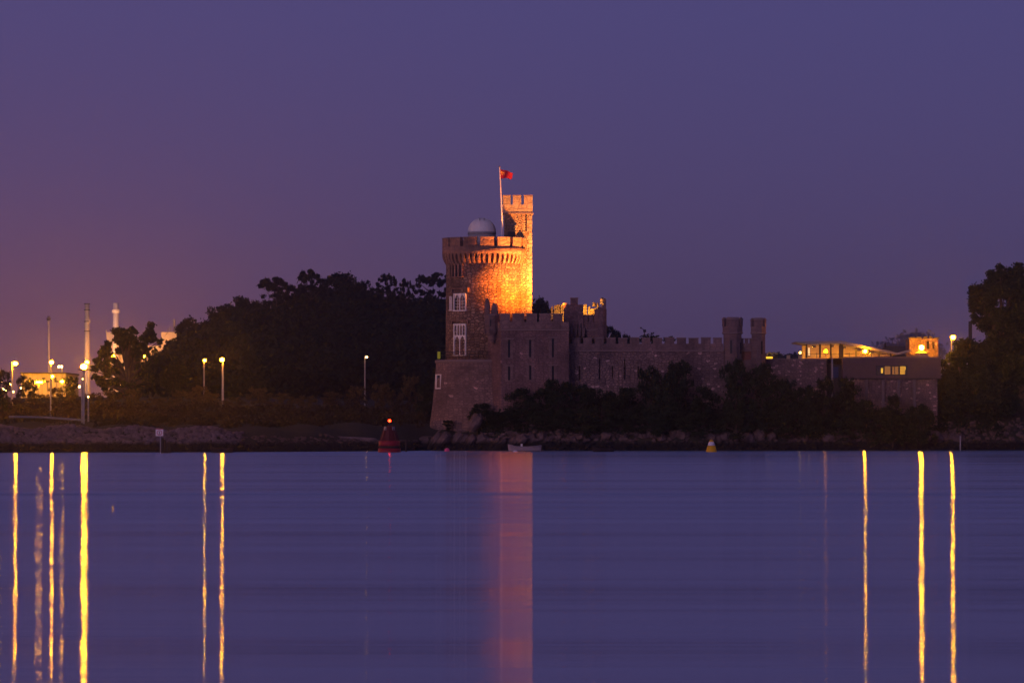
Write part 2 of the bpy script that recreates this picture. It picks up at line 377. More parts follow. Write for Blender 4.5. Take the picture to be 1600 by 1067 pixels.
ctint = mixc(t, ramp(t, mth(t, 'ADD', mth(t, 'MULTIPLY', nA, .5), mth(t, 'MULTIPLY', nD, .5)), [(.40, (0, 0, 0)), (.60, (1, 1, 1))]), (.78, .77, .80), (.98, .95, .93))
t.links.new(ctint, gl.inputs[0])
df = N(t, 'ShaderNodeBsdfDiffuse'); df.inputs[0].default_value = (.01, .015, .03, 1)
mx = N(t, 'ShaderNodeMixShader'); mx.inputs[0].default_value = .94; t.links.new(df.outputs[0], mx.inputs[1]); t.links.new(gl.outputs[0], mx.inputs[2])
o = N(t, 'ShaderNodeOutputMaterial'); t.links.new(mx.outputs[0], o.inputs[0]); M_water = m
w = MB().add([(-4000, -140, 0), (4000, -140, 0), (4000, 700, 0), (-4000, 700, 0)], [(0, 1, 2, 3)]).build('water', M_water); w['kind'] = 'structure'

# =================================================================== CASTLE
DT = 511.0; sT = DT/F; TX = X(757, DT); TY = DT
zt = lambda py: Z(py, DT)
tower = thing('round_tower', 'tall round castle tower with corbelled battlements, lit orange on its right side', 'tower', (TX, TY, 0))
Rb = 60*sT; Rp = 66*sT
MB().lathe(TX, TY, [(Rb+.10, zt(575)), (Rb+.03, zt(500)), (Rb, zt(440)), (Rb, zt(396))], 72).build('wall', M_tower, tower, True)
MB().lathe(TX, TY, [(Rb+.02, zt(399)), (Rp-.02, zt(398)), (Rp, zt(397)), (Rp, zt(387)), (Rp-.7, zt(387)), (Rp-.7, zt(391)), (.3, zt(391))], 72, caps=False).build('parapet', M_cut, tower, True)
for k in range(15):
    a0 = R(-8+24*k+2.6); a1 = R(-8+24*(k+1)-2.6)
    mbk = MB().arc(TX, TY, Rp-.62, Rp-.01, a0, a1, zt(387)-.01, zt(374.2), 7); mbk.build('merlon', M_cut, tower)
    MB().arc(TX, TY, Rp-.68, Rp+.05, a0-.004, a1+.004, zt(374.2), zt(372.8), 7).build('coping', M_cap, tower)
NC = 48; pit = 2*PI/NC
for k in range(NC):
    M = frameM(TX, TY, Rb, k*pit); q = MB(); q.M = M
    wd = Rb*pit*.46/2; fl = Rb*pit*1.06/2
    zb, z1, z2, z3, z4 = zt(413.5), zt(410.5), zt(406.5), zt(402.5), zt(397.2)
    # stepped bracket
    prof = [(-.15, zb), (.10, zb), (.15, z1), (.15, z1), (.26, z1+.02), (.31, z2), (.31, z2), (.41, z2+.02), (.45, z3), (.47, z4), (-.15, z4)]
    pts = [(d, z) for i, (d, z) in enumerate(prof) if i == 0 or prof[i] != prof[i-1]]
    n = len(pts)
    q.add([(-wd, d, z) for d, z in pts]+[(wd, d, z) for d, z in pts], [tuple(range(n)), tuple(range(2*n-1, n-1, -1))]+[(i, (i+1) % n, n+(i+1) % n, n+i) for i in range(n)])
    # pointed-arch haunches between the brackets
    for sgn in (-1, 1):
        q.add([(sgn*wd, .30, z3), (sgn*fl, .34, z4+.03), (sgn*wd, .34, z4+.03), (sgn*wd, .465, z3), (sgn*fl, .485, z4+.03), (sgn*wd, .485, z4+.03), (sgn*(wd+.35*(fl-wd)), .465, (z3*.45+z4*.55))],
              [(0, 1, 4, 6, 3), (3, 6, 4, 5), (0, 2, 1), (1, 2, 5, 4), (0, 3, 5, 2)])
    q.build('corbel', M_cut, tower)

def gothic_window(parent, M, w, z0, z1, rows, lights=2, sub=4, glow=(), name='window', mat=None, pmat=None, bars=True):
    """stone-white mullioned frame (part) holding panes (sub-parts). rows: list of (z_low, z_high, n_lights)"""
    mat = mat or M_white
    q = MB(); q.M = M; t_ = .13
    q.box(-w/2, -w/2+t_, -.35, .17, z0, z1); q.box(w/2-t_, w/2, -.35, .17, z0, z1)
    q.box(-w/2-.06, w/2+.06, -.3, .22, z0-.13, z0); q.box(-w/2, w/2, -.3, .172, z1-t_, z1+.002)
    wi = w-2*t_
    for (a, b, n) in rows:
        if b < z1-t_-.02: q.box(-wi/2, wi/2, -.2, .15, b, b+.1)
        for i in range(1, n): q.box(-wi/2+wi*i/n-.055, -wi/2+wi*i/n+.055, -.2, .155, a, b)
        lw = wi/n-.11
        for i in range(n):       # pointed heads of the lights
            c = -wi/2+wi*(i+.5)/n; hd = lw*.75
            for sgn in (-1, 1):
                q.add([(c+sgn*(lw/2+.02), .13, b-hd), (c+sgn*(lw/2+.02), .13, b), (c, .13, b), (c+sgn*lw*.30, .13, b-hd*.45),
                       (c+sgn*(lw/2+.02), .0, b-hd), (c+sgn*(lw/2+.02), .0, b), (c, .0, b), (c+sgn*lw*.30, .0, b-hd*.45)],
                      [(0, 1, 2, 3) if sgn < 0 else (3, 2, 1, 0), (0, 3, 7, 4), (3, 2, 6, 7)])
            if bars:
                nb = max(1, int((b-a)/.38))
                for j in range(1, nb): q.box(c-lw/2, c+lw/2, .02, .05, a+(b-a)*j/nb-.018, a+(b-a)*j/nb+.018)
                if n <= 2: q.box(c-.018, c+.018, .02, .05, a, b)
    fo = q.build(name, mat, parent); idx = 0
    for (a, b, n) in rows:
        for i in range(n):
            c = -wi/2+wi*(i+.5)/n; p = MB(); p.M = M; p.box(c-wi/n/2, c+wi/n/2, -.02, .0, a, b)
            p.build('pane', M_gdark, fo)
    for (gx0, gx1, gz0, gz1) in glow:
        p = MB(); p.M = M; p.box(gx0, gx1, .004, .014, gz0, gz1); p.build('lit_lamp', E_candle, fo)
    return fo
aw = R(-38.5); Mw = frameM(TX, TY, Rb-.02, aw)
gothic_window(tower, Mw, 2.0, zt(486), zt(460), [(zt(486)+.0, zt(460)-.13, 2)])
gothic_window(tower, Mw, 2.0, zt(555), zt(507), [(zt(555), zt(526), 2), (zt(526)+.1, zt(507)-.13, 4)],
              glow=[(.30, .52, zt(539), zt(535)), (.22, .36, zt(549), zt(544)), (.42, .62, zt(551), zt(547)), (.3, .6, zt(555)+.1, zt(553))])
for zc in (453.5, 503):
    q = MB(); q.M = Mw; q.box(-1.35, 1.35, -.25, .22, zt(zc), zt(zc)+.16); q.box(-1.35, -1.2, -.25, .2, zt(zc+5), zt(zc)-.002); q.box(1.2, 1.35, -.25, .2, zt(zc+5), zt(zc)-.002)
    q.build('hood_mould', M_cut, tower)
gothic_window(tower, frameM(TX, TY, Rb-.02, R(-59)), .5, zt(485), zt(464), [(zt(485), zt(464)-.13, 1)], bars=False)
# tall blind lancets under the corbels
for i, ad in enumerate((-62, -55, -48, -41, -34)):
    q = MB(); q.M = frameM(TX, TY, Rb-.02, R(ad)); q.box(-.11, .11, -.2, .2, zt(434), zt(416)); q.box(-.15, .15, -.2, .24, zt(416), zt(414.2)); q.build('mullion', M_cut, tower)
    if i < 4:
        p = MB(); p.M = frameM(TX, TY, Rb-.02, R(ad+3.5)); p.box(-.17, .17, -.1, .05, zt(433.5), zt(416)); p.build('pane', M_gdark, tower)
q = MB(); q.M = frameM(TX, TY, Rb-.02, R(-48)); q.box(-1.4, 1.4, -.3, .24, zt(435.5), zt(434)); q.build('sill', M_cut, tower)

# lower drum
drum = thing('tower_base', 'battered round stone base carrying the tall tower, rising from the rocks', 'wall', (TX, TY, 0))
MB().lathe(TX, TY, [(90*sT, -.6), (87*sT, zt(675)), (81*sT, zt(630)), (77.5*sT, zt(590)), (76*sT, zt(572)), (76*sT, zt(568))], 72).build('wall', M_drum, drum, True)
MB().lathe(TX, TY, [(76*sT, zt(568)), (77.5*sT, zt(567)), (77.5*sT, zt(563)), (75*sT, zt(562.5)), (60*sT, zt(562.5))], 72, caps=False).build('string_course', M_cap, drum, True)
M = frameM(TX, TY, 77*sT, R(-66)); 
q = MB(); q.M = M
q.box(-.85, -.55, -.3, .16, zt(606), zt(585)); q.box(.55, .7, -.3, .12, zt(606), zt(585)); q.box(-.85, .8, -.3, .18, zt(608), zt(606)); q.box(-.85, .7, -.3, .12, zt(586.5), zt(585))
wf = q.build('window', M_white, drum); p = MB(); p.M = M; p.box(-.56, .56, -.2, .04, zt(606), zt(586)); p.build('pane', M_gdark, wf)
# walkway railing and lamp on the ledge
rail = thing('walkway_railing', 'low iron railing round the ledge at the foot of the tower', 'railing', (TX, TY, zt(562.5)))
for k in range(22):
    a = R(-95+7*k); M = frameM(TX, TY, 74.5*sT, a); q = MB(); q.M = M; q.box(-.02, .02, -.02, .02, zt(562.5), zt(551)); q.build('post', M_dark, rail)
for zz in (551, 556): MB().arc(TX, TY, 74.2*sT, 74.8*sT, R(-96), R(55), zt(zz), zt(zz)+.05, 40).build('rail', M_dark, rail)
ll = thing('ledge_lantern', 'small greenish lantern glowing at the left end of the tower ledge', 'lantern', (X(686, 508.5), 508.5, zt(562)))
MB().box(X(683.5,508.5), X(688,508.5), 508.3, 508.7, zt(561), zt(550)).build('glass', emis('lantern_glass', (.55, .42, .05), .25), ll)
MB().box(X(682.8,508.5), X(688.8,508.5), 508.2, 508.8, zt(550), zt(549)).build('cap', M_dark, ll)
MB().box(X(685,508.5), X(687,508.5), 508.4, 508.6, zt(563), zt(561)).build('base', M_dark, ll)

# stair tower
DS = 509.4; sS = DS/F; zs_ = lambda p: Z(p, DS)
stair = thing('stair_tower', 'slim square stair tower, pale stone, standing taller behind the round tower', 'tower', (X(809.5, DS), DS, 0))
x0, x1 = X(787.5, DS), X(831, DS); dy = x1-x0
MB().box(x0, x1, DS, DS+dy, zs_(520), zs_(332)).build('wall', M_turret, stair)
MB().box(x0-.18, x1+.1, DS-.14, DS+dy+.14, zs_(332.5), zs_(320)).build('parapet', M_pale, stair)
MB().box(x0-.24, x1+.17, DS-.2, DS+dy+.2, zs_(334.5), zs_(332.5)).build('string_course', M_cap, stair)
def merl(par, xa, xb, ya, yb, z0, z1, cm=M_cap, mm=M_pale):
    o = MB().box(xa, xb, ya, yb, z0, z1).build('merlon', mm, par)
    MB().box(xa-.04, xb+.04, ya-.04, yb+.04, z1, z1+.12).build('coping', cm, o)
xa, xb = x0-.18, x1+.1
for (pa, pb) in ((786, 798), (801.5, 814.5), (818.5, 832)):
    for (ya, yb) in ((DS-.14, DS+.35), (DS+dy-.35, DS+dy+.14)):
        merl(stair, X(pa, DS), X(pb, DS), ya, yb, zs_(320), zs_(306.5))
for (ya, yb) in ((DS+.9, DS+2.2),):
    for (xc, xd) in ((xa, xa+.45), (xb-.45, xb)): merl(stair, xc, xd, ya, yb, zs_(320), zs_(306.5))
for k in range(26):      # quoins, alternate long and short
    zq = zs_(492)+k*.46*1.1; L = .62 if k % 2 else .36
    if zq+.46 > zs_(336): break
    MB().box(x1-L, x1+.035, DS-.035, DS+(.36 if k % 2 else .62), zq, zq+.44).build('quoin', M_pale, stair)
MB().box(X(821, DS), X(823, DS), DS-.03, DS+.1, zs_(361), zs_(336)).build('slit_window', M_gdark, stair)
MB().box(X(793, DS), X(808, DS), DS-.1, DS+.1, zs_(353), zs_(350.5)).build('lintel', M_cap, stair)
MB().box(X(793, DS), X(805, DS), DS-.05, DS+.1, zs_(373), zs_(362)).build('doorway', M_slate, stair)

# observatory dome
dm = thing('observatory_dome', 'white observatory dome on the roof of the round tower', 'dome', (X(753, DT), DT, zt(391)))
dxx = X(753, DT); dr = 22*sT
MB().lathe(dxx, DT, [(dr-.02, zt(391)), (dr-.02, zt(366))], 48).build('drum_wall', M_band, dm, True)
MB().lathe(dxx, DT, [(dr+.03, zt(366)), (dr+.03, zt(362.5))], 48).build('ring', M_band, dm, True)
MB().lathe(dxx, DT, [(dr*math.cos(a), zt(362.5)+dr*.98*math.sin(a)) for a in [PI/2*i/12 for i in range(12)]]+[(.02, zt(362.5)+dr*.98)], 48, caps=False).build('shell', M_dome, dm, True)
for a in range(0, 360, 30):
    pts = [(dxx+(dr+.01)*math.cos(e)*math.sin(R(a-6)), DT-(dr+.01)*math.cos(e)*math.cos(R(a-6)), zt(362.5)+(dr*.98+.01)*math.sin(e)) for e in [PI/2*i/10 for i in range(11)]]
    MB().tube(pts, .02, 5).build('seam', M_dome, dm)
q = MB()
for s_ in (-.28, .28):
    q.tube([(dxx+s_, DT-(dr+.03)*math.cos(e), zt(362.5)+(dr*.98+.03)*math.sin(e)) for e in [PI*i/20+.9 for i in range(0, 12)]], .05, 5)
q.build('shutter', M_band, dm)

# flag
fp = thing('flagpole', 'white slightly leaning flagpole rising from the round tower roof', 'flagpole', (X(784.5, 507.5), 507.5, Z(391, 507.5)))
ptop = Vector((X(780.6, 507.5), 507.5, Z(262, 507.5)))
MB().tube([(X(784.8, 507.5), 507.5, Z(391, 507.5)), (X(784, 507.5), 507.5, Z(340, 507.5)), tuple(ptop)], [.13, .11, .07], 10).build('pole', M_buoyw, fp)
MB().ball(tuple(ptop+Vector((0, 0, .08))), .12).build('finial', M_cap, fp)
fl = thing('flag', 'small red flag with a yellowish emblem flying at the top of the flagpole', 'flag', (ptop.x+.09, 507.5, Z(273, 507.5)))
vs_ = []; fs_ = []; nu, nv = 14, 6
def flagp(u, v): return (X(781.6+20*u*(1-.1*v), 507.5), 507.5+.16*math.sin(u*7+v)*u, Z(264.5+11*u**1.2*(.55)+(14.5-5.2*u)*v+.6*math.sin(u*9), 507.5))
for side, off in ((0, -.012), (1, .012)):
    for i in range(nu+1):
        for j in range(nv+1): p = flagp(i/nu, j/nv); vs_.append((p[0], p[1]+off, p[2]))
nn = (nu+1)*(nv+1)
for i in range(nu):
    for j in range(nv): a = i*(nv+1)+j; fs_.append((a, a+1, a+nv+2, a+nv+1)); fs_.append((a+nn, a+nv+1+nn, a+nv+2+nn, a+1+nn))
MB().add(vs_, fs_).build('cloth', M_flag, fl)
vs_ = []; fs_ = []
for (u0, u1, v0, v1) in ((.10, .16, .15, .60), (.17, .30, .22, .32), (.17, .24, .45, .55), (.30, .34, .30, .58)):
    b = len(vs_); vs_ += [(lambda p: (p[0], p[1]-.03, p[2]))(flagp(u, v)) for u, v in ((u0, v0), (u0, v1), (u1, v1), (u1, v0))]; fs_.append((b, b+1, b+2, b+3))
MB().add(vs_, fs_).build('emblem', M_flagy, fl)

# ---- lower block
DB = 502.0; sB = DB/F; zb_ = lambda p: Z(p, DB); xb_ = lambda p: X(p, DB)
block = thing('castle_block', 'plain two-storey castle block with slit windows, right in front of the round tower', 'building', (xb_(825), DB, 4))
q = MB(); hol = []
wins = [(795.5, 531, 558), (828.5, 531, 558), (864, 529, 558), (795.5, 573, 594), (828.5, 571, 593), (864, 572, 594)]
for (c, a, b) in wins: hol.append((xb_(c-1.7), xb_(c+1.7), zb_(b), zb_(a)))
wall_holes(q, xb_(783), xb_(889), 2.0, zb_(516), DB, hol, .35)
fpnt = [(xb_(783), DB), (X(762, 506), 506), (X(762, 506), 520), (xb_(889), 520), (xb_(889), DB)]
for i in range(len(fpnt)-1):
    (ax, ay), (bx, by) = fpnt[i], fpnt[i+1]
    q.add([(ax, ay, 2), (bx, by, 2), (bx, by, zb_(516)), (ax, ay, zb_(516))], [(3, 2, 1, 0)])
q.add([(x, y, zb_(513)) for x, y in fpnt[:1]+fpnt[1:]], [tuple(range(5))])
q.build('wall', M_block, block)
for (c, a, b) in wins:
    s_ = MB(); e = .05
    s_.box(xb_(c-6.3), xb_(c-1.8), DB-e, DB+.1, zb_(b+1), zb_(a-1)); s_.box(xb_(c+1.8), xb_(c+6), DB-e, DB+.1, zb_(b+1), zb_(a-1)); s_.box(xb_(c-6.5), xb_(c+6.2), DB-.08, DB+.1, zb_(b+3), zb_(b+1))
    so_ = s_.build('window_surround', M_mer, block)
    MB().box(xb_(c-7.5), xb_(c+7.5), DB-.17, DB+.1, zb_(a-1), zb_(a-2.6)).build('hood_mould', M_cap, so_)
    MB().box(xb_(c-1.7), xb_(c+1.7), DB+.2, DB+.22, zb_(b), zb_(a)).build('pane', M_gdark, so_)
MB().prism_xy([(X(781.5,DB-.15), DB-.15), (xb_(890), DB-.15), (xb_(890), DB+.5), (xb_(781.5), DB+.5)], zb_(516.5), zb_(514.5)).build('string_course', M_cap, block)
MB().box(xb_(782), xb_(889), DB-.02, DB+.6, zb_(514.5), zb_(503)).build('parapet', M_mer, block)
q = MB(); q.prism_xy([(xb_(783), DB), (X(762,506), 506), (X(763,506)+.5, 506.2), (xb_(784), DB+.6)], zb_(516), zb_(503)); q.box(X(762,506), X(762,506)+.6, 506.2, 520, zb_(516), zb_(503)); q.build('parapet', M_mer, block)
for (pa, pb) in ((781, 797), (800.5, 819), (822.5, 839), (842.5, 861), (864, 879)):
    merl(block, xb_(pa), xb_(pb), DB-.02, DB+.6, zb_(503), zb_(491.2), M_cap, M_mer)
for k in range(4): merl(block, X(762,506), X(762,506)+.6, 508+k*3, 510.2+k*3, zb_(503), zb_(491.2), M_cap, M_mer)
# corner bartizan
bz = thing('corner_bartizan', 'small ruined turret with two humped merlons on the left corner of the castle block', 'turret', (X(768, 503.5), 503.5, Z(530, 503.5)))
bx_, by_ = X(768.5, 503.6), 503.6; zz_ = lambda p: Z(p, 503.6)
MB().lathe(bx_, by_, [(.25, zz_(536)), (.55, zz_(530)), (.62, zz_(524)), (.88, zz_(520)), (.98, zz_(514)), (.98, zz_(491)), (.8, zz_(491)), (.8, zz_(494)), (.1, zz_(494))], 8, R(22.5), R(382.5), caps=False).build('wall', M_mer, bz)
MB().lathe(bx_, by_, [(.98, zz_(494)), (1.05, zz_(493)), (1.05, zz_(491.5)), (.96, zz_(490.5))], 8, R(22.5), R(382.5), caps=False).build('string_course', M_cap, bz)
def roughstone(c, w, d, h, seed, jag=.12):
    rr = random.Random(seed); v = []; n = 7; f = []
    for j, (k, zc) in enumerate(((1, 0), (1.02, .45), (.8, .85), (.35, 1.0))):
        for i in range(n):
            a = 2*PI*i/n; s_ = 1+rr.uniform(-jag, jag); v.append((c[0]+w/2*k*s_*math.cos(a), c[1]+d/2*k*s_*math.sin(a), c[2]+h*(zc+rr.uniform(-.05, .05)*(j > 0))))
    for j in range(3):
        for i in range(n): f.append((j*n+i, j*n+(i+1) % n, (j+1)*n+(i+1) % n, (j+1)*n+i))
    f += [tuple(range(n-1, -1, -1)), tuple(range(3*n, 4*n))]; return v, f
for (pc, w_, tp) in ((761.3, .72, 467), (773, .95, 474.5)):
    v, f = roughstone((X(pc, 503), 503.0 if pc < 765 else 503.3, zz_(492)), w_, .6, zz_(tp)-zz_(492), int(pc)); MB().add(v, f).build('merlon', M_mer, bz)
for a in (-60, -20, 20, 60):
    q = MB(); q.M = frameM(bx_, by_, .98, R(a)); q.box(-.1, .1, -.35, .12, zz_(521), zz_(514)); q.build('corbel', M_mer, bz)
q = MB(); q.M = frameM(bx_, by_, .9, R(-10)); q.box(-.08, .08, -.1, .06, zz_(510), zz_(500)); q.build('slit_window', M_gdark, bz)

# ---- inner gatehouse (two broken turrets, battlements lit from inside)
DG = 504.5; xg = lambda p: X(p, DG); zg = lambda p: Z(p, DG)
gate = thing('inner_gatehouse', 'ruined gatehouse with broken battlements lit yellow from inside, behind the castle block', 'gatehouse', (xg(910), DG, 12))
MB().box(xg(881), xg(911.5), DG, DG+2.4, zg(528), zg(476)).build('left_turret_wall', M_block, gate)
MB().box(xg(879.5), xg(888), DG-.12, DG+.5, zg(476), zg(473.5)).build('coping', M_cap, gate)
MB().box(xg(891.5), xg(903), DG-.1, DG+1.2, zg(476), zg(466.5)).build('chimney', M_block, gate)
MB().box(xg(890.8), xg(904), DG-.18, DG+1.3, zg(466.5), zg(465)).build('coping', M_cap, gate)
MB().box(xg(881), xg(888), DG-.02, DG+.5, zg(476)-.002, zg(476)+.01).build('cap', M_cap, gate)
q = MB(); 
for (a, b) in ((884, 885.6), (893, 894.6), (902, 903.6), (907, 908.4)): q.box(xg(a), xg(b), DG-.04, DG+.2, zg(518), zg(506))
q.build('slit_window', M_gdark, gate)
for px_ in (880.5, 886, 892, 898, 904, 910):
    q = MB(); q.prism_xz([(xg(px_), zg(526)), (xg(px_+3), zg(526)), (xg(px_+4), zg(512)), (xg(px_-1), zg(512))], DG-.35, DG+.1); q.build('corbel', M_mer, gate)
q = MB(); wall_holes(q, xg(911.5), xg(932), zg(530), zg(491.5), DG+.3, [(xg(918.5), xg(920), zg(503), zg(493.5)), (xg(926.5), xg(928), zg(503), zg(493.5)), (xg(912.2), xg(917), zg(528), zg(522.5))], .4)
q.box(xg(911.5), xg(932), DG+.72, DG+.75, zg(530), zg(491.5)); q.add([(xg(911.5), DG+.3, zg(491.5)), (xg(932), DG+.3, zg(491.5)), (xg(932), DG+.75, zg(491.5)), (xg(911.5), DG+.75, zg(491.5))], [(0, 1, 2, 3)])
q.build('front_wall', M_block, gate)
MB().box(xg(911), xg(932.5), DG+.12, DG+.42, zg(516.5), zg(514.5)).build('string_course', M_cap, gate)
oc = [(xg(938.5)+.78*math.sin(R(45*i+22.5))*1.05, DG+.6-.78*math.cos(R(45*i+22.5))) for i in range(8)]
MB().prism_xy(oc, zg(532), zg(483)).build('right_turret_wall', M_block, gate)
MB().prism_xz([(xg(930.5), zg(483)), (xg(947), zg(483)), (xg(947), zg(468)), (xg(944), zg(466.5)), (xg(943.5), zg(475)), (xg(939), zg(480)), (xg(936), zg(479))], DG-.05, DG+.35).build('broken_parapet', M_block, gate)
MB().prism_xz([(xg(944.2), zg(483)), (xg(947), zg(483)), (xg(947), zg(467)), (xg(944.2), zg(466))], DG+.36, DG+1.6).build('broken_parapet', M_block, gate)
# back battlements that catch the inner floodlight
DK = 511.0; xk = lambda p: X(p, DK); zk = lambda p: Z(p, DK)
MB().box(xk(861), xk(946), DK, DK+.6, zk(535), zk(491)).build('back_wall', M_turret, gate)
for (a, b, tp) in ((861, 864, 478), (865.5, 874.5, 475.5), (876, 880.5, 474.5), (883, 890, 476), (910, 917, 475), (919, 922, 478), (922, 933, 481)):
    o_ = MB().prism_xz([(xk(a), zk(491)), (xk(b), zk(491)), (xk(b), zk(tp)), (xk(a), zk(tp+2.2))], DK-.02, DK+.55).build('merlon', M_turret, gate)
for (a, b, tp, z0) in ((925.5, 931.5, 472.5, 479), (932, 936.5, 473, 489), (937.5, 944.5, 465, 475)):
    v, f = roughstone((xk((a+b)/2), DK-.1, zk(z0)), (b-a)*sT, .6, zk(tp)-zk(z0), int(a), .16); MB().add(v, f).build('merlon', M_turret, gate)
MB().box(xk(940), xk(946), DK-.5, DK+.55, zk(491), zk(474)).build('pier', M_turret, gate)
MB().box(xg(881), xg(946), DG+.8, DK, zg(512), zg(510)).build('roof', M_slate, gate)
# floodlight fixtures on the roofs
def floodlight(px, D, py, aim, power, col, label, cone=None, size=.25):
    p = Vector((X(px, D), D, Z(py, D))); d = (Vector(aim)-p).normalized()
    tO = thing('floodlight', label, 'floodlight', tuple(p-Vector((0, 0, .5))), 'roof floodlights')
    zax = -d; xax = Vector((0, 0, 1)).cross(zax).normalized(); yax = zax.cross(xax)
    Mx = Matrix(((xax.x, yax.x, zax.x, p.x), (xax.y, yax.y, zax.y, p.y), (xax.z, yax.z, zax.z, p.z), (0, 0, 0, 1)))
    q = MB(); q.M = Mx; q.box(-.25, .25, -.18, .18, .06, .28); q.build('housing', M_dark, tO)
    MB().box(p.x-.03, p.x+.03, p.y-.03, p.y+.03, p.z-.5, p.z-.02).build('bracket', M_dark, tO)
    l = bpy.data.lights.new('floodlight_beam', 'SPOT'); l.energy = power; l.color = col; l.shadow_soft_size = size*.25
    l.spot_size = R(cone or 100); l.spot_blend = 1.0
    lo = bpy.data.objects.new('floodlight_beam', l); COL.objects.link(lo); lo.matrix_world = Mx; lo.location = tuple(p+d*.05)
    return tO
floodlight(820, 503.0, 499.5, (X(792, 509), 509, Z(370, 509)), 9500, (1, .19, .012), 'sodium floodlight behind the front parapet of the castle block, aimed at the round tower', 125)
floodlight(870, 503.0, 499, (X(803, 509), 509, Z(366, 509)), 54000, (1, .255, .015), 'strongest sodium floodlight on the castle block roof, at its right corner', 108)
floodlight(865, 503.8, 498, (X(812, 509), 509, Z(310, 509)), 15000, (1, .58, .20), 'paler floodlight on the castle block roof aimed at the stair tower', 90)
floodlight(905, 507.6, 502, (X(906, 511), 511, Z(480, 511)), 4200, (1, .46, .04), 'floodlight inside the ruined gatehouse aimed at its back battlements', 118)

# ---- curtain wall
DC = 504.0; xc = lambda p: X(p, DC); zc_ = lambda p: Z(p, DC)
curt = thing('curtain_wall', 'long crenellated stone curtain wall between the castle block and the gate turrets', 'wall', (xc(1010), DC, 6))
slits = [(905.5, 572, 594), (937, 560, 593), (957, 572, 592), (976, 561, 593), (997.5, 572, 592)]
q = MB(); hol = [(xc(c-1.2), xc(c+1.2), zc_(b), zc_(a)) for c, a, b in slits]
wall_holes(q, xb_(889)+.003, xc(1131), 4, zc_(547), DC, hol, .5)
q.box(xb_(889)+.003, xc(1131), DC+.52, DC+1.2, 4, zc_(547)); q.build('wall', M_curt, curt)
for c, a, b in slits:
    if c in (957, 997.5, 905.5):
        MB().box(xc(c-3.4), xc(c+3.4), DC-.06, DC+.05, zc_(a-.3), zc_(a-2)).build('lintel', M_cap, curt)
        MB().box(xc(c+1.3), xc(c+3), DC-.05, DC+.05, zc_(b), zc_(a)).build('jamb', M_mer, curt)
MB().box(xb_(889), xc(1131), DC-.14, DC+1.25, zc_(549), zc_(547)).build('string_course', M_cap, curt)
MB().box(xb_(889)+.02, xc(1130), DC-.02, DC+.7, zc_(547), zc_(537)).build('parapet', M_mer, curt)
gaps = [892, 909, 927, 945.5, 964, 982, 1000.5, 1018, 1036.5, 1055.5, 1074, 1093.5, 1112.5, 1130]
for i in range(len(gaps)-1): merl(curt, xc(gaps[i]+2.3), xc(gaps[i+1]-2.1), DC-.02, DC+.6, zc_(537), zc_(528.8+.5*math.sin(i*2.1)), M_cap, M_mer)
# weather instrument
wi = thing('weather_instrument', 'little dark weather vane and box on top of the curtain wall', 'instrument', (xc(1005), DC+.3, zc_(528)))
MB().tube([(xc(1007), DC+.3, zc_(529)), (xc(1007), DC+.3, zc_(517))], .05, 6).build('mast', M_dark, wi)
MB().tube([(xc(1001), DC+.3, zc_(512)), (xc(1008), DC+.3, zc_(516))], .04, 6).build('arm', M_dark, wi)
MB().box(xc(1005.2), xc(1009.5), DC+.1, DC+.5, zc_(519), zc_(514.8)).build('box', M_dark, wi)
MB().ball((xc(1001.5), DC+.3, zc_(512.3)), .12).build('cup', M_dark, wi)

# ---- gate turrets
def gate_turret(px, rpx, top, label):
    cx = xc(px); r = rpx*DC/F; cy = DC+.7
    o = thing('gate_turret', label, 'turret', (cx, cy, zc_(590)), 'octagonal gate turrets')
    MB().lathe(cx, cy, [(r*.92, zc_(628)), (r*.9, zc_(521))], 8, R(22.5), R(382.5)).build('wall', M_mer, o)
    MB().lathe(cx, cy, [(r*.9, zc_(522.5)), (r*1.06, zc_(521)), (r*1.06, zc_(519.5)), (r, zc_(519))], 8, R(22.5), R(382.5)).build('string_course', M_cap, o)
    MB().lathe(cx, cy, [(r, zc_(519)), (r, zc_(510)), (r-.3, zc_(510)), (r-.3, zc_(512)), (.1, zc_(512))], 8, R(22.5), R(382.5), caps=False).build('parapet', M_mer, o)
    for k in range(4):
        a0 = R(-38+90*k); a1 = a0+R(74)
        q = MB().arc(cx, cy, r-.3, r+.0, a0, a1, zc_(510), zc_(top+4), 3); mo = q.build('merlon', M_mer, o)
        q = MB(); n = 3; vs = []; 
        for i in range(n+1):
            a = a0+(a1-a0)*i/n
            for rr, z in ((r-.38, zc_(top+4)), (r+.07, zc_(top+4)), (r+.03, zc_(top+2.6)), (r-.15, zc_(top)), (r-.34, zc_(top+2.6))): vs.append((cx+rr*math.sin(a), cy-rr*math.cos(a), z))
        fs = [(0, 1, 2, 3, 4), tuple(5*n+i for i in (4, 3, 2, 1, 0))]
        for i in range(n):
            for j in range(5): kk = (j+1) % 5; fs.append((5*i+j, 5*(i+1)+j, 5*(i+1)+kk, 5*i+kk))
        q.add(vs, fs).build('coping', M_cap, mo)
    return o, cx, cy, r
g1o, cx, cy, r = gate_turret(1145, 16.5, 495.5, 'wide octagonal gate turret with slot window, left one of the pair')
q = MB(); q.M = frameM(cx, cy, r*.84, R(-12)); q.box(-.13, .13, -.1, .08, zc_(552), zc_(532)); q.build('slit_window', M_gdark, g1o)
q = MB(); q.M = frameM(cx, cy, r*.84, R(60)); q.box(-.1, .1, -.1, .08, zc_(553), zc_(535)); q.build('slit_window', M_gdark, g1o)
g2o, cx, cy, r = gate_turret(1185.5, 12.5, 496.5, 'narrow octagonal gate turret, right one of the pair beside the door')
q = MB(); q.M = frameM(cx, cy, r*.85, R(25)); q.box(-.1, .1, -.1, .07, zc_(553), zc_(533)); q.build('slit_window', M_gdark, g2o)
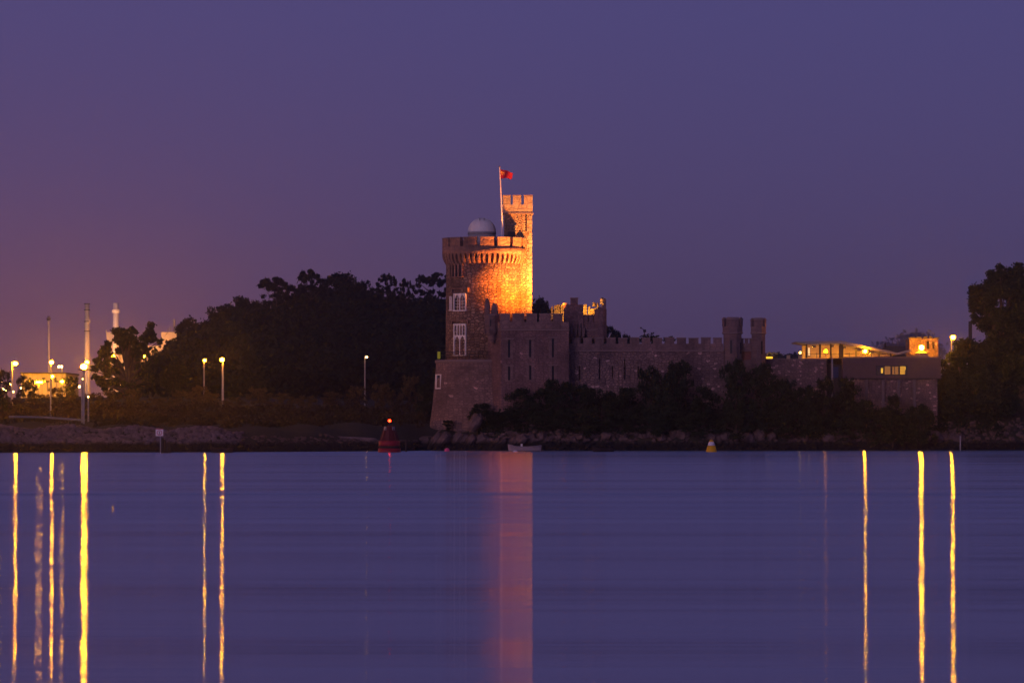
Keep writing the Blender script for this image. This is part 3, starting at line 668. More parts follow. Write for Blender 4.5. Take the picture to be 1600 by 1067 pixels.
gw = thing('gate_link_wall', 'short stone wall with a red-brown door between the two gate turrets', 'wall', (xc(1167), DC+.9, zc_(590)))
q = MB(); wall_holes(q, xc(1158), xc(1176), zc_(628), zc_(536), DC+.9, [(xc(1160.5), xc(1174), zc_(562), zc_(549))], .3); q.build('wall', M_mer, gw)
MB().box(xc(1160.5), xc(1174), DC+1.1, DC+1.16, zc_(562), zc_(549)).build('door', M_door, gw)
MB().box(xc(1158), xc(1176), DC+1.22, DC+1.6, zc_(628), zc_(536)).build('backing_wall', M_mer, gw)
MB().box(xc(1158), xc(1176), DC+.8, DC+.92, zc_(548.5), zc_(547)).build('lintel', M_cap, gw)
for (a, b) in ((1158, 1162.5), (1164.5, 1170), (1172, 1176)): merl(gw, xc(a), xc(b), DC+.9, DC+1.5, zc_(536), zc_(529.5), M_cap, M_mer)

# ---- garden wall on the right
DL = 506.0; xl = lambda p: X(p, DL); zl = lambda p: Z(p, DL)
gwall = thing('garden_wall', 'low rubble stone retaining wall right of the gate turrets, below the restaurant', 'wall', (xl(1240), DL, 4))
MB().box(xl(1190), xl(1292), DL, DL+.8, 3, zl(562)).build('wall', M_low, gwall)
MB().box(xl(1190), xl(1292.5), DL-.08, DL+.9, zl(562), zl(560.5)).build('coping', M_cap, gwall)
for px_, h_, lamp in ((1232, 555, False), (1250.5, 555, True)):
    w_ = 2.6
    o = thing('terrace_pier', 'small lit pier on the terrace wall'+(' carrying a round lamp' if lamp else ', the one left of the lamp, without a globe'), 'pier', (xl(px_), DL+.3, zl(560)))
    MB().box(xl(px_-w_), xl(px_+w_), DL+.05, DL+.5, zl(560.5), zl(h_)).build('post', M_ply, o)
    MB().box(xl(px_-w_-.4), xl(px_+w_+.4), DL+0.0, DL+.55, zl(h_), zl(h_)+.06).build('cap', M_cap, o)
    if lamp: MB().ball((xl(px_), DL+.25, zl(551)), .17).build('globe', emis('terrace_globe', (1, .6, .12), 7), o)
to = thing('glowing_planter', 'low planter box with a glowing yellow trough beside the right gate turret', 'planter', (xl(1205), DL+1, zl(560)))
MB().box(xl(1198), xl(1208), DL+.9, DL+1.3, zl(560), zl(557)).build('glowing_trough', E_lit, to)  # yellow light put in as glow of the planter box itself
for k in range(9):
    px_ = 1199+k*2; MB().tube([(xl(px_), DL+1.5, zl(560)), (xl(px_+.6), DL+1.5, zl(554-3*abs(math.sin(k*2.3))))], .05, 5).build('stem', M_leafb, to)
    MB().ball((xl(px_+.6), DL+1.5, zl(553.5-3*abs(math.sin(k*2.3)))), .11, 6, 4).build('flower_head', plain('flower', (.5, .5, .2)) if k == 0 else MATS['flower'], to)
terr = MB().box(xl(1200), xl(1460), DL+1, DL+24, zl(562)-.6, zl(561)).build('terrace_paving', M_conc); terr['kind'] = 'structure'

# ---- restaurant pavilion
DP = 507.0; xp = lambda p: X(p, DP); zp = lambda p: Z(p, DP)
pav = thing('glass_pavilion', 'modern glass restaurant pavilion with thin sloping roof, lit warm inside', 'building', (xp(1320), DP, zp(559)))
top = [(1243.5, 533.8), (1313, 532.6), (1330, 536), (1402, 551.4), (1422, 546.5)]
bot = [(1422, 549), (1402, 554.5), (1328, 540.2), (1312, 537), (1262, 538), (1244, 535.6)]
MB().prism_xz([(xp(a), zp(b)) for a, b in top+bot], DP-.9, DP+8).build('roof', M_roof, pav)
MB().prism_xz([(xp(1259), zp(559.5)), (xp(1402), zp(559.5)), (xp(1402), zp(555)), (xp(1328), zp(540.6)), (xp(1312), zp(537.4)), (xp(1262), zp(538.4)), (xp(1259), zp(538.4))], DP+6.8, DP+7).build('back_wall', M_ply, pav)
MB().box(xp(1259), xp(1400), DP+.2, DP+6.8, zp(560.4), zp(559.2)).build('floor', M_ply, pav)
def roofz(p): return np.interp(p, [1244, 1262, 1312, 1328, 1402, 1422], [535.6, 538, 537, 540.2, 554.5, 549])
muls = [1260, 1281, 1298, 1312.5, 1316, 1337.5, 1356, 1373.5, 1392]
for p_ in muls:
    t_ = .11 if p_ not in (1312.5, 1316) else .15
    MB().box(xp(p_)-t_, xp(p_)+t_, DP-.06, DP+.1, zp(559.2), zp(roofz(p_))-.02).build('mullion', M_dark, pav)
for a, b in zip(muls[:-1], muls[1:]):
    MB().prism_xz([(xp(a)+.12, zp(559)), (xp(b)-.12, zp(559)), (xp(b)-.12, zp(roofz(b))-.03), (xp(a)+.12, zp(roofz(a))-.03)], DP+.0, DP+.02).build('pane', M_glass, pav)
MB().box(xp(1259), xp(1400), DP-.07, DP+.1, zp(553.2), zp(553.2)+.06).build('transom', M_dark, pav)
for px_, e, lab in ((1289.5, emis('terrace_lamp_glass', SOD, 28), 'globe lamp glowing before the left bay of the glass pavilion'), (1351, E_sm, 'globe lamp glowing before the sloping roof of the pavilion')):
    o = thing('globe_lamp', lab, 'lamp', (xp(px_), 505.97, zp(559.5)))
    MB().ball((xp(px_), 505.97, zp(549)), .22, 10, 6).build('globe', e, o, True)
    MB().tube([(xp(px_), 505.97, zp(560.5)), (xp(px_), 505.97, zp(551.5))], .04, 6).build('post', M_dark, o)
pp = thing('inside_light', 'pale upright light seen through the first pane of the pavilion', 'lamp', (xp(1266), DP+2, zp(556)))
MB().box(xp(1265), xp(1267), DP+2, DP+2.1, zp(555), zp(543)).build('tube', emis('pale_tube', (1, .6, .3), 2.5), pp)
MB().box(xp(1264), xp(1268), DP+1.9, DP+2.2, zp(556.5), zp(555)).build('base', M_dark, pp)
for px_ in (1279, 1302, 1330, 1365):
    o = thing('restaurant_table', 'small round table inside the pavilion, one of the row behind the glass', 'table', (xp(px_), DP+3, zp(559.2)), 'tables behind the pavilion glass')
    MB().lathe(xp(px_), DP+3, [(.45, zp(559.2)+.72), (.45, zp(559.2)+.76)], 16).build('tabletop', M_ply, o); MB().tube([(xp(px_), DP+3, zp(559.2)), (xp(px_), DP+3, zp(559.2)+.72)], .05).build('leg', M_dark, o)
for px_ in (1275, 1303, 1322, 1345, 1366):  # lights added to brighten the room, each hidden behind a skirt
    o = thing('pavilion_fill_light', ['leftmost', 'second', 'middle', 'fourth', 'rightmost'][(1275, 1303, 1322, 1345, 1366).index(px_)]+' unseen fill light added to brighten the glass pavilion', 'lamp', (xp(px_), DP+3.5, zp(roofz(px_))-.3), 'added pavilion fill lights')
    MB().box(xp(px_)-.22, xp(px_)+.22, DP+3.3, DP+3.7, zp(roofz(px_))-.30, zp(roofz(px_))-.24).build('diffuser', emis('fill_diffuser', (1, .44, .03), 420) if px_ == 1275 else MATS['fill_diffuser'], o)
    MB().box(xp(px_)-.24, xp(px_)+.24, DP+3.28, DP+3.72, zp(roofz(px_))-.24, zp(roofz(px_))-.10).build('fitting', M_dark, o)
    MB().box(xp(px_)-.25, xp(px_)+.25, DP+3.24, DP+3.275, zp(roofz(px_))-.36, zp(roofz(px_))-.10).build('skirt', M_dark, o)
# boarded base
DW = 505.0; xw = lambda p: X(p, DW); zw = lambda p: Z(p, DW)
bh = thing('boarded_wing', 'low boarded building with one lit strip window, on a pilastered stone base', 'building', (xw(1390), DW, 5))
whole = (xw(1369), xw(1417.5), zw(585), zw(572))
q = MB(); wall_holes(q, xw(1320), xw(1470), zw(591), zw(559.5), DW+.08, [(xw(1369)+.01, xw(1417.5)-.01, zw(585)+.01, zw(572)-.01)], .9)
q.box(xw(1320), xw(1470), DW+1.2, DW+14, zw(591), zw(561.5)); q.build('wall', M_wood, bh)
edges = [591, 585, 578.5, 572, 566, 559.5]
for i in range(5):
    segs = [(1320, 1470)] if i in (0, 3, 4) else [(1320, 1369), (1417.5, 1470)]
    for a, b in segs: MB().box(xw(a)-.02, xw(b), DW, DW+.07, zw(edges[i])+.025, zw(edges[i+1])-.005).build('cladding_board', M_wood, bh)
MB().box(xw(1319), xw(1471), DW-.12, DW+.3, zw(559.5), zw(557.5)).build('coping', M_cap, bh)
MB().box(xw(1319), xw(1471), DW-.1, DW+.4, zw(592.3), zw(591)).build('sill_beam', M_dark, bh)
wf = MB()
for a in (1369, 1381.5, 1393.5, 1405.5, 1416.8): wf.box(xw(a-.7), xw(a+.7), DW-.04, DW+.12, zw(585), zw(572))
wf.box(xw(1368.3), xw(1417.5), DW-.05, DW+.13, zw(572), zw(571)); wf.box(xw(1368.3), xw(1417.5), DW-.05, DW+.13, zw(586), zw(585)); wo_ = wf.build('window', M_dark, bh)
for a, b in ((1369.7, 1380.8), (1382.2, 1392.8), (1394.2, 1404.8), (1406.2, 1416.1)): MB().box(xw(a), xw(b), DW+.05, DW+.07, zw(585), zw(572)).build('pane', M_glass, wo_)
for i, (a, b, e, z0, z1) in enumerate(((1377.5, 1380.5, E_lit, 583, 575), (1382.6, 1392.2, E_room2, 585, 572), (1394.6, 1398, E_room2, 585, 573), (1399.2, 1404.4, E_room2, 585, 572.5), (1406.6, 1415, E_room, 585, 572), (1413, 1416, E_lit, 578, 572.5), (1407, 1410, E_lit, 577, 573.5))):
    MB().box(xw(a), xw(b), DW+.80+.01*i, DW+.81+.01*i, zw(z0)+.02, zw(z1)).build('lit_panel', e, wo_)
# dark recess left of it
MB().box(xw(1292), xw(1320), DW+2, DW+2.2, 5, zw(559)).build('recess_wall', M_slate, bh)
MB().box(xw(1300), xw(1302), DW+.6, DW+.8, 5, zw(559)).build('downpipe', M_galv, bh)
MB().box(xw(1304), xw(1312), DW+1.85, DW+1.95, zw(590), zw(573)).build('door', M_blue, bh)
MB().box(xw(1317), xw(1320), DW-.02, DW+1.9, 5, zw(559)).build('end_wall', M_wood, bh)
MB().box(xw(1336), xw(1465), DW+.25, DW+1.1, 2.5, zw(592.3)).build('stone_base', M_low, bh)
for p_ in (1354, 1380, 1404.5, 1429): MB().box(xw(p_-2.3), xw(p_+2.3), DW-.02, DW+.26, 2.5, zw(593)).build('pilaster', M_pil, bh)
# ruined stone house behind the lamp
DH = 513.0; xh = lambda p: X(p, DH); zh = lambda p: Z(p, DH)
rh = thing('stone_lodge', 'small flat-topped stone lodge lit yellow by the globe lamp in front of it', 'building', (xh(1443), DH, zh(560)))
q = MB(); wall_holes(q, xh(1421), xh(1466), zh(561), zh(529), DH, [(xh(1448), xh(1452), zh(545), zh(533)), (xh(1457), xh(1460), zh(545), zh(534))], .5); q.box(xh(1421), xh(1466), DH+.52, DH+5, zh(561), zh(529)); q.build('wall', M_low, rh)
for a, b, c in ((1420, 1432, 527), (1433, 1440, 526.5), (1443, 1449, 526), (1452, 1457, 525.5), (1459, 1467, 527)): MB().box(xh(a), xh(b), DH-.1, DH+.5, zh(529.5), zh(c)).build('parapet_block', M_slate, rh)
for a, b in ((1448, 1452), (1457, 1460)): MB().box(xh(a), xh(b), DH+.4, DH+.42, zh(545), zh(533)).build('pane', M_gdark, rh)
lo_ = thing('slate_roofed_house', 'low dark slate roof with a small chimney behind the pavilion', 'house', (X(1400, 565), 565, 8))
H5 = lambda p: X(p, 565)
MB().add([(H5(1370), 560, Z(556, 560)), (H5(1430), 560, Z(556, 560)), (H5(1430), 567, Z(540.5, 567)), (H5(1386), 567, Z(540.5, 567)), (H5(1430), 574, Z(556, 560)), (H5(1370), 574, Z(556, 560))], [(0, 1, 2, 3), (3, 2, 4, 5), (0, 3, 5), (1, 4, 2)]).build('roof', M_slate, lo_)
MB().box(H5(1383.6), H5(1386), 566.2, 566.8, Z(546, 565), Z(535.5, 565)).build('chimney', M_slate, lo_)
MB().box(H5(1373), H5(1427), 561, 573, 8, Z(557, 560)).build('wall', M_slate, lo_)

# =================================================================== LAMPS
LAMPG = 'sodium street lamps'
def street_lamp(px, py, pbase, D, rad, e, label, arm=0, pole=M_galv, pr_=.09, name='street_lamp', head=True, group=None, light_shield=0):
    x = X(px, D); z = Z(py, D); zb = Z(pbase, D) if pbase else float(hgt(x, D)); xo = x+arm
    o = thing(name, label, 'street lamp' if name == 'street_lamp' else 'lamp', (xo, D, zb), group)
    MB().tube([(xo, D, min(zb, float(hgt(xo, D))+.1) if pbase else zb), (xo, D, z-.3), (xo, D, z+.22)], [pr_*1.25, pr_, pr_*.7], 8).build('pole', pole, o)
    if arm or head:
        if abs(arm) > .05: MB().tube([(xo, D, z+.2), (xo-arm*.5, D, z+.33), (x, D, z+.30)], pr_*.6, 6).build('arm', pole, o)
        MB().box(x-rad*1.1, x+rad*1.1, D-.16, D+.16, z+rad*.75, z+rad*.75+.14).build('lamp_head', M_dark, o)
    MB().ball((x, D-.05, z), rad, 12, 8, .8).build('bulb', e, o, True)
    if light_shield:
        q = MB(); n_ = 16
        if light_shield == 1:     # round disc added behind the bulb to keep light off the trees
            q.add([(x+rad*1.5*math.cos(2*PI*i/n_), y_, z+rad*1.5*math.sin(2*PI*i/n_)) for y_ in (D+rad*.6, D+rad*.6+.05) for i in range(n_)], [tuple(range(n_)), tuple(range(2*n_-1, n_-1, -1))]+[(i, n_+i, n_+(i+1) % n_, (i+1) % n_) for i in range(n_)])
        else: q.lathe(x, D-rad*.3, [(rad*1.2, z-rad*1.0-.06), (rad*2.2, z-rad*.9), (rad*2.2, z-rad*.9+.03)], 20)  # dish added under the bulb to keep light off the bank
        q.build('light_shield', M_dark, o)
    return o
street_lamp(24, 568, 626, 520, .27, E_med, 'tall yellow street lamp nearest the left edge of the photo', -.45, M_paint, .13)
street_lamp(80.5, 566, 655, 495, .24, E_med, 'tall grey pole lamp between the left-edge lamp and the floodlight mast', -.1)
street_lamp(81.5, 588, None, 640, .27, E_sm, 'lower yellow lamp directly beneath the tall grey pole lamp')
street_lamp(97, 596, None, 640, .27, E_sm, 'short yellow lamp by the right end of the lit factory shed')
street_lamp(131, 573, 656, 480, .36, E_big, 'brightest lamp, a floodlight mast standing by the guard rail', 0, M_galv, .10, light_shield=2)
street_lamp(347, 562, 624, 545, .27, E_med, 'bright street lamp with yellow-lit pole, right one of the pair before the wooded hill', .1, M_paint, .13)
street_lamp(320, 563, 618, 560, .21, E_sm, 'dimmer slender street lamp, left one of the pair before the wooded hill', -.1)
street_lamp(573, 558, 614, 560, .13, E_dim, 'faint yellow street lamp alone on the scrubby bank left of the castle', -.25, M_galv, .08)
street_lamp(1489, 527, 600, 516, .27, E_med, 'bright street lamp beside the big dark tree at the right', -.2, M_galv, .08, light_shield=1)
street_lamp(138, 620, 658, 482, .08, E_dim, 'thin pole with a tiny light, just right of the floodlight mast', 0)
street_lamp(129.5, 592, 656, 481, .07, E_dim, 'thin pole with a pinpoint light, touching the left of the floodlight mast', -.1)
street_lamp(200.5, 585.5, None, 700, .22, E_sm, 'yellow lamp low behind the round-topped tree', 0)
street_lamp(208, 570.5, None, 700, .20, E_grn, 'greenish white lamp behind the round-topped tree', 0)
o = thing('twin_lamp', 'twin-headed small lamp post above the factory shed', 'street lamp', (X(96.5, 690), 690, 7))
MB().tube([(X(97, 690), 690, 7), (X(97, 690), 690, Z(572, 690))], .10).build('pole', M_paint, o); MB().tube([(X(91.5, 690), 690, Z(572.5, 690)), (X(97.5, 690), 690, Z(572, 690))], .06).build('arm', M_paint, o)
for p_ in (92, 96.3): MB().ball((X(p_, 690), 689.9, Z(572.8, 690)), .17).build('bulb', E_dim, o)
# globe lamp before the lodge
o = thing('globe_lamp', 'bright globe lamp on a low pedestal in front of the stone lodge', 'lamp', (xh(1440), DH-4, zh(560)))
MB().ball((X(1440, DH-4), DH-4, Z(543, DH-4)), .30, 12, 8).build('globe', E_med, o, True)
MB().lathe(X(1440, DH-4), DH-4, [(.9, Z(558, DH-4)), (.8, Z(551.5, DH-4)), (.35, Z(549, DH-4)), (.15, Z(546.5, DH-4))], 16).build('pedestal', M_pale, o)
bl = thing('terrace_bench_wall', 'low pale wall along the terrace under the globe lamp, lit yellow', 'wall', (xh(1435), DH-4.2, zh(560)))
MB().box(X(1418, DH-4.6), X(1451, DH-4.6), DH-4.9, DH-4.5, Z(561, DH-4.6), Z(554.5, DH-4.6)).build('wall', M_pale, bl)
MB().prism_xz([(X(1416, DH-4.6), Z(558, DH-4.6)), (X(1425, DH-4.6), Z(554.5, DH-4.6)), (X(1417, DH-4.6), Z(547.5, DH-4.6))], DH-4.8, DH-4.6).build('end_fin', M_pale, bl)

# =================================================================== LEFT BANK INDUSTRY
Di = 690.0; xi = lambda p: X(p, Di); zi = lambda p: Z(p, Di)
shed = thing('factory_shed', 'long low factory shed behind the lamps, lit bright yellow', 'building', (xi(75), Di, 7))
MB().box(xi(33), xi(103), Di, Di+20, 6, zi(584)).build('wall', M_ind, shed)
MB().box(xi(32), xi(104), Di-.6, Di+20.5, zi(584), zi(582)).build('roof', M_slate, shed)
for k in range(9):
    p_ = 36+k*7.4; MB().box(xi(p_), xi(p_+.6), Di-.12, Di+.1, 6, zi(584)).build('column', M_roof, shed)
for p_, w_ in ((45, 4), (66, 5), (85, 4), (96, 5)): MB().box(xi(p_), xi(p_+w_), Di-.06, Di+.05, zi(597), zi(590)).build('window', M_gdark, shed)
sf = thing('wall_floodlight', 'broad low floodlight in front of the factory shed, widest of the yellow lamps', 'floodlight', (X(60, 670), 670, zi(600)))
MB().box(X(54, 670), X(66.5, 670), 669.8, 670.1, Z(598.5, 670), Z(595.5, 670)).build('lens', emis('shed_flood', SOD, 420), sf)
MB().box(X(53.5, 670), X(67, 670), 669.7, 670.3, Z(595.4, 670), Z(594.6, 670)).build('housing', M_dark, sf)
MB().tube([(X(60, 670), 670.3, 6), (X(60, 670), 670.3, Z(599, 670))], .12).build('pole', M_galv, sf)
def beam(p, aim, power, col, cone):
    p = Vector(p); l = bpy.data.lights.new('floodlight_beam', 'SPOT'); l.energy = power; l.color = col; l.shadow_soft_size = .3; l.spot_size = R(cone); l.spot_blend = .6
    o = bpy.data.objects.new('floodlight_beam', l); COL.objects.link(o); o.location = p; o.rotation_euler = (Vector(aim)-p).to_track_quat('-Z', 'Y').to_euler()
for p_ in (38, 62, 84, 98):  # extra lights added to brighten the shed wall
    o = thing('added_shed_light', ['leftmost small light added to brighten the factory shed', 'second small light added to brighten the factory shed', 'third small light added to brighten the factory shed', 'rightmost small light added to brighten the factory shed'][(38, 62, 84, 98).index(p_)], 'floodlight', (xi(p_), Di-9, 7), 'added shed lights')
    MB().tube([(xi(p_), Di-9, 6.5), (xi(p_), Di-9, zi(598))], .06, 6).build('pole', M_galv, o); MB().box(xi(p_)-.3, xi(p_)+.3, Di-9.2, Di-9, zi(598), zi(598)+.25).build('housing', M_dark, o)
    beam((xi(p_), Di-8.8, zi(598)+.1), (xi(p_), Di, zi(594)), 2000, (1, .38, .01), 150)
DQ = 1150.0; xq = lambda p: X(p, DQ); zq_ = lambda p: Z(p, DQ)
for (lab, p0, r_, top_, mat, cat) in (
    ('thin grey chimney stack with a dark collar at its top, leftmost of the three stacks', 76, 1.9, 495, M_conc, 0),
    ('tall banded chimney stack behind the floodlight mast', 136, 4.6, 475, M_conc, 1),
    ('thick white chimney stack with a wide collar, rightmost of the three stacks', 181, 4.7, 473.5, M_chimw, 2)):
    o = thing('chimney_stack', lab, 'chimney', (xq(p0), DQ, 6), 'power station stacks'); rr = r_*DQ/F
    MB().lathe(xq(p0), DQ, [(rr*1.15, 5), (rr, zq_(560)), (rr*(.8 if cat != 2 else .95), zq_(top_))], 24).build('shaft', mat, o, True)
    if cat == 0: MB().lathe(xq(p0), DQ, [(rr*1.2, zq_(501)), (rr*1.75, zq_(499)), (rr*1.75, zq_(496.5))], 16).build('collar', M_slate, o); MB().lathe(xq(p0), DQ, [(rr*.9, zq_(495.5)), (rr*1.3, zq_(494))], 16).build('rim', M_slate, o)
    if cat == 1:
        for zz in (475.5, 485, 503, 518): MB().lathe(xq(p0), DQ, [(rr*1.06, zq_(zz)), (rr*1.06, zq_(zz)+.25)], 20).build('band', M_dark, o)
        MB().box(xq(p0+2.5), xq(p0+5.6), DQ-.6, DQ+.6, zq_(505), zq_(500)).build('platform', M_conc, o)
    if cat == 2: MB().lathe(xq(p0), DQ, [(rr*1.36, zq_(489)), (rr*1.36, zq_(484))], 24).build('collar', mat, o)
o = thing('power_station_block', 'pinkish power station building behind the trees, roof crowded with masts', 'building', (xq(262), DQ, 6))
MB().box(xq(252), xq(280), DQ, DQ+30, 6, zq_(519)).build('wall', M_ind, o)
MB().box(xq(166), xq(180), DQ+1, DQ+20, 6, zq_(519)).build('annexe', M_conc, o)
MB().box(xq(168), xq(262), DQ+2, DQ+20, 6, zq_(540)).build('annexe', M_ind, o)
for p_, t_ in ((165.5, 515), (262, 512), (266, 510), (273, 515), (277, 517)): MB().tube([(xq(p_), DQ+1, zq_(521)), (xq(p_), DQ+1, zq_(t_))], .12, 5).build('mast', M_conc, o)
MB().tube([(xq(269.5), DQ+5, zq_(520)), (xq(270.3), DQ+5, zq_(498))], .35, 8).build('flue', M_conc, o)
for k in range(8): MB().box(xq(170+k*11), xq(170+k*11+4), DQ+1.9, DQ+2.1, zq_(556), zq_(548)).build('window', M_gdark, o)
# its own yard lights (lamps on the site)
for i, (p_, y_, D_) in enumerate(((262, 545, 1138), (225, 558, 1138), (176, 556, 1138), (136, 566, 1140), (190, 600, 900))):
    street_lamp(p_, y_, None, D_, .5 if D_ > 1000 else .3, E_sm if i < 4 else E_dim, ['yard lamp at the foot of the power station block', 'yard lamp hidden in the round-topped tree, beside the greenish one', 'yard lamp at the foot of the white chimney stack', 'yard lamp at the foot of the banded chimney stack', 'small far lamp low under the round-topped tree'][i], 0, M_galv, .2)
for i, (p_, y_) in enumerate(((2, 596), (10, 609), (5, 608), (20, 612), (107, 599), (112, 595), (116, 601), (121, 598), (119, 591), (240, 548), (222, 596), (229, 590), (196, 606), (187, 606), (104, 603), (110, 607), (124, 604), (101, 590), (115, 609), (33, 606), (16, 600))):
    x_ = X(p_, 760); o = MB().ball((x_, 760, Z(y_, 760)), .19, 8, 5).build('house_light', E_dim); rebase(o, (x_, 760, Z(y_, 760)-.1)); tag(o, 'pinpoint light of a far building, one of a scatter behind the left bank', 'light', 'pinpoint lights behind the left bank')

beam((xq(183), DQ-45, 12), (xq(183), DQ, zq_(490)), 42000, (1, .58, .36), 60)  # unseen spots added to light the stacks and station block
beam((xq(140), DQ-45, 12), (xq(136), DQ, zq_(530)), 60000, (1, .46, .2), 60)
beam((xq(255), DQ-30, 12), (xq(262), DQ, zq_(535)), 8000, (1, .5, .16), 110)
beam((xq(76), DQ-40, 12), (xq(76), DQ, zq_(530)), 22000, (1, .5, .25), 60)
# guard rail
gr = thing('guard_rail', 'pale metal guard rail running along the top of the left bank', 'guard rail', (X(70, 482), 482, 3))
MB().tube([(X(14, 478), 478, Z(651, 478)), (X(70, 480), 480, Z(652, 480)), (X(133, 480), 480, Z(656.5, 480))], .13, 6).build('rail', M_galv, gr)
for k in range(16):
    p_ = 15+k*7.8; MB().box(X(p_, 480)-.05, X(p_, 480)+.05, 480.1, 480.25, 2.4, Z(652+k*.28, 480)).build('post', M_timber, gr)

# =================================================================== ROCKS
def rock(w, d, h, seed, tilt=0.0):
    rr = np.random.default_rng(seed); n, m_ = 9, 5; v = []
    for j in range(m_+1):
        ph = -PI/2+PI*j/m_
        for i in range(n):
            a = 2*PI*i/n; s_ = 1+rr.uniform(-.25, .25)
            v.append([w/2*math.copysign(abs(math.cos(ph))**.6, 1)*math.cos(a)*s_, d/2*abs(math.cos(ph))**.6*math.sin(a)*s_, h/2*math.sin(ph)*(1+rr.uniform(-.15, .15))])
    v = np.array(v); c, s_ = math.cos(tilt), math.sin(tilt); v = np.stack([v[:, 0]*c+v[:, 2]*s_, v[:, 1], -v[:, 0]*s_+v[:, 2]*c], -1)
    f = [(j*n+i, j*n+(i+1) % n, (j+1)*n+(i+1) % n, (j+1)*n+i) for j in range(m_) for i in range(n)]
    return v, f
protos = []
for k in range(7):
    v, f = rock(1, 1, 1, 50+k, 0); me = bpy.data.meshes.new('rock'); me.from_pydata(v.tolist(), [], f); me.update(); me.materials.append(M_rock); protos.append(me)
def put_rock(px, D, w, d, h, tilt, lab, grp, zc=None, zrot=0):
    x = X(px, D); o = bpy.data.objects.new('rock', random.choice(protos)); COL.objects.link(o)
    o.location = (x, D, (float(hgt(x, D)) if zc is None else zc)); o.scale = (w, d, h); o.rotation_euler = (random.uniform(-.2, .2), tilt, zrot); tag(o, lab, 'rock', grp); return o
rr = random.Random(3)
put_rock(742, 499, 1.5, 1.8, 2.6, .5, 'pale pointed rock slab leaning up in front of the tower base', None, Z(660, 499))
put_rock(672, 500, 3.6, 3, 2.2, .2, 'rounded dark rock at the far left foot of the tower base', None, .6)
put_rock(655, 499, 2.6, 3, 1.1, .1, 'low dark rock, leftmost of the castle shore rocks', None, .1)
for i in range(15):
    p_ = 664+i*11.5+rr.uniform(-3, 3); D_ = 497.2+rr.uniform(0, 2.2)
    put_rock(p_, D_, rr.uniform(.9, 1.6), 2, rr.uniform(2.2, 3.4), rr.uniform(.35, .75), 'tilted dark rock slab at the foot of the castle, left stretch of the shore', 'tilted slabs left of the boat', rr.uniform(.4, 1.1), rr.uniform(-.4, .4))
for i in range(46):
    p_ = 845+i*14.6+rr.uniform(-5, 5); D_ = float(np.interp(X(p_, 500), SHX, SHY))+2.4+rr.uniform(-.8, .8)
    put_rock(p_, D_, rr.uniform(1.0, 2.6), rr.uniform(1, 2), rr.uniform(.8, 1.7), rr.uniform(-.5, .5), 'brown rock in the row along the shore below the bushes', 'rocks along the castle shore', rr.uniform(1.1, 1.9), rr.uniform(0, 3))
# small rocks and riprap: too many to count
def rockfield(name, mat, pts, seed):
    V = []; Fa = []; b = 0; rg = np.random.default_rng(seed)
    base_, bf = [], None
    for k in range(5):
        v, f = rock(1, 1, 1, 90+k); base_.append(v); bf = np.array(f)
    for (x, y, z, s_) in pts:
        v = base_[rg.integers(5)]*np.array([s_*rg.uniform(.7, 1.5), s_, s_*rg.uniform(.5, .9)]); a = rg.uniform(0, PI); c, q = math.cos(a), math.sin(a)
        tl = rg.uniform(-.5, .5); ct, st_ = math.cos(tl), math.sin(tl)
        v = np.stack([v[:, 0]*ct+v[:, 2]*st_, v[:, 1], -v[:, 0]*st_+v[:, 2]*ct], -1)
        v = np.stack([v[:, 0]*c-v[:, 1]*q, v[:, 0]*q+v[:, 1]*c, v[:, 2]], -1)+np.array([x, y, z]); V.append(v); Fa.append(bf+b); b += len(v)
    o = mkobj(name, np.concatenate(V), np.concatenate(Fa), mat); o['kind'] = 'stuff'; return o
pts = []
for i in range(2600):
    x = rr.uniform(-72, -32); d_ = rr.uniform(-.6, 8.5); y = float(np.interp(x, SHX, SHY))+d_
    pts.append((x, y, float(hgt(x, y))+.02, rr.uniform(.3, .85)))
o = rockfield('riprap', M_rip, pts, 1); o['label'] = 'grey boulders heaped along the left bank'
pts = []
for i in range(1900):
    x = rr.uniform(-12, 66); d_ = rr.uniform(-1.0, 4.3); y = float(np.interp(x, SHX, SHY))+d_; pts.append((x, y, float(hgt(x, y)), rr.uniform(.25, .8)))
for i in range(500):
    x = rr.uniform(-32, -12); d_ = rr.uniform(-1.0, 5); y = float(np.interp(x, SHX, SHY))+d_; pts.append((x, y, float(hgt(x, y)), rr.uniform(.25, .5)))
o = rockfield('shore_stones', M_rock, pts, 2); o['label'] = 'small stones along the castle shore'
# quay wall on the far side of the slip
qw = thing('quay_wall', 'low broken stone quay wall behind the warning sign', 'wall', (X(310, 478), 478, 0))
for (a, b, t_, d_) in ((236, 262, 671, 478), (262, 284, 669, 478.4), (284, 322, 671.5, 478.1), (322, 362, 669, 478.6), (380, 412, 677, 479)):
    MB().prism_xz([(X(a, d_), 1.0), (X(b, d_), 1.0), (X(b, d_), Z(t_+rr.uniform(-1, 2), d_)), (X(a, d_), Z(t_+rr.uniform(-1, 2), d_))], d_, d_+1.2).build('wall_section', M_rip, qw)
MB().prism_xz([(X(450, 486), 0.8), (X(600, 486), .8), (X(585, 486), Z(684, 486)), (X(520, 486), Z(681, 486)), (X(452, 486), Z(682.5, 486))], 486, 488).build('wall_section', M_rip, qw)

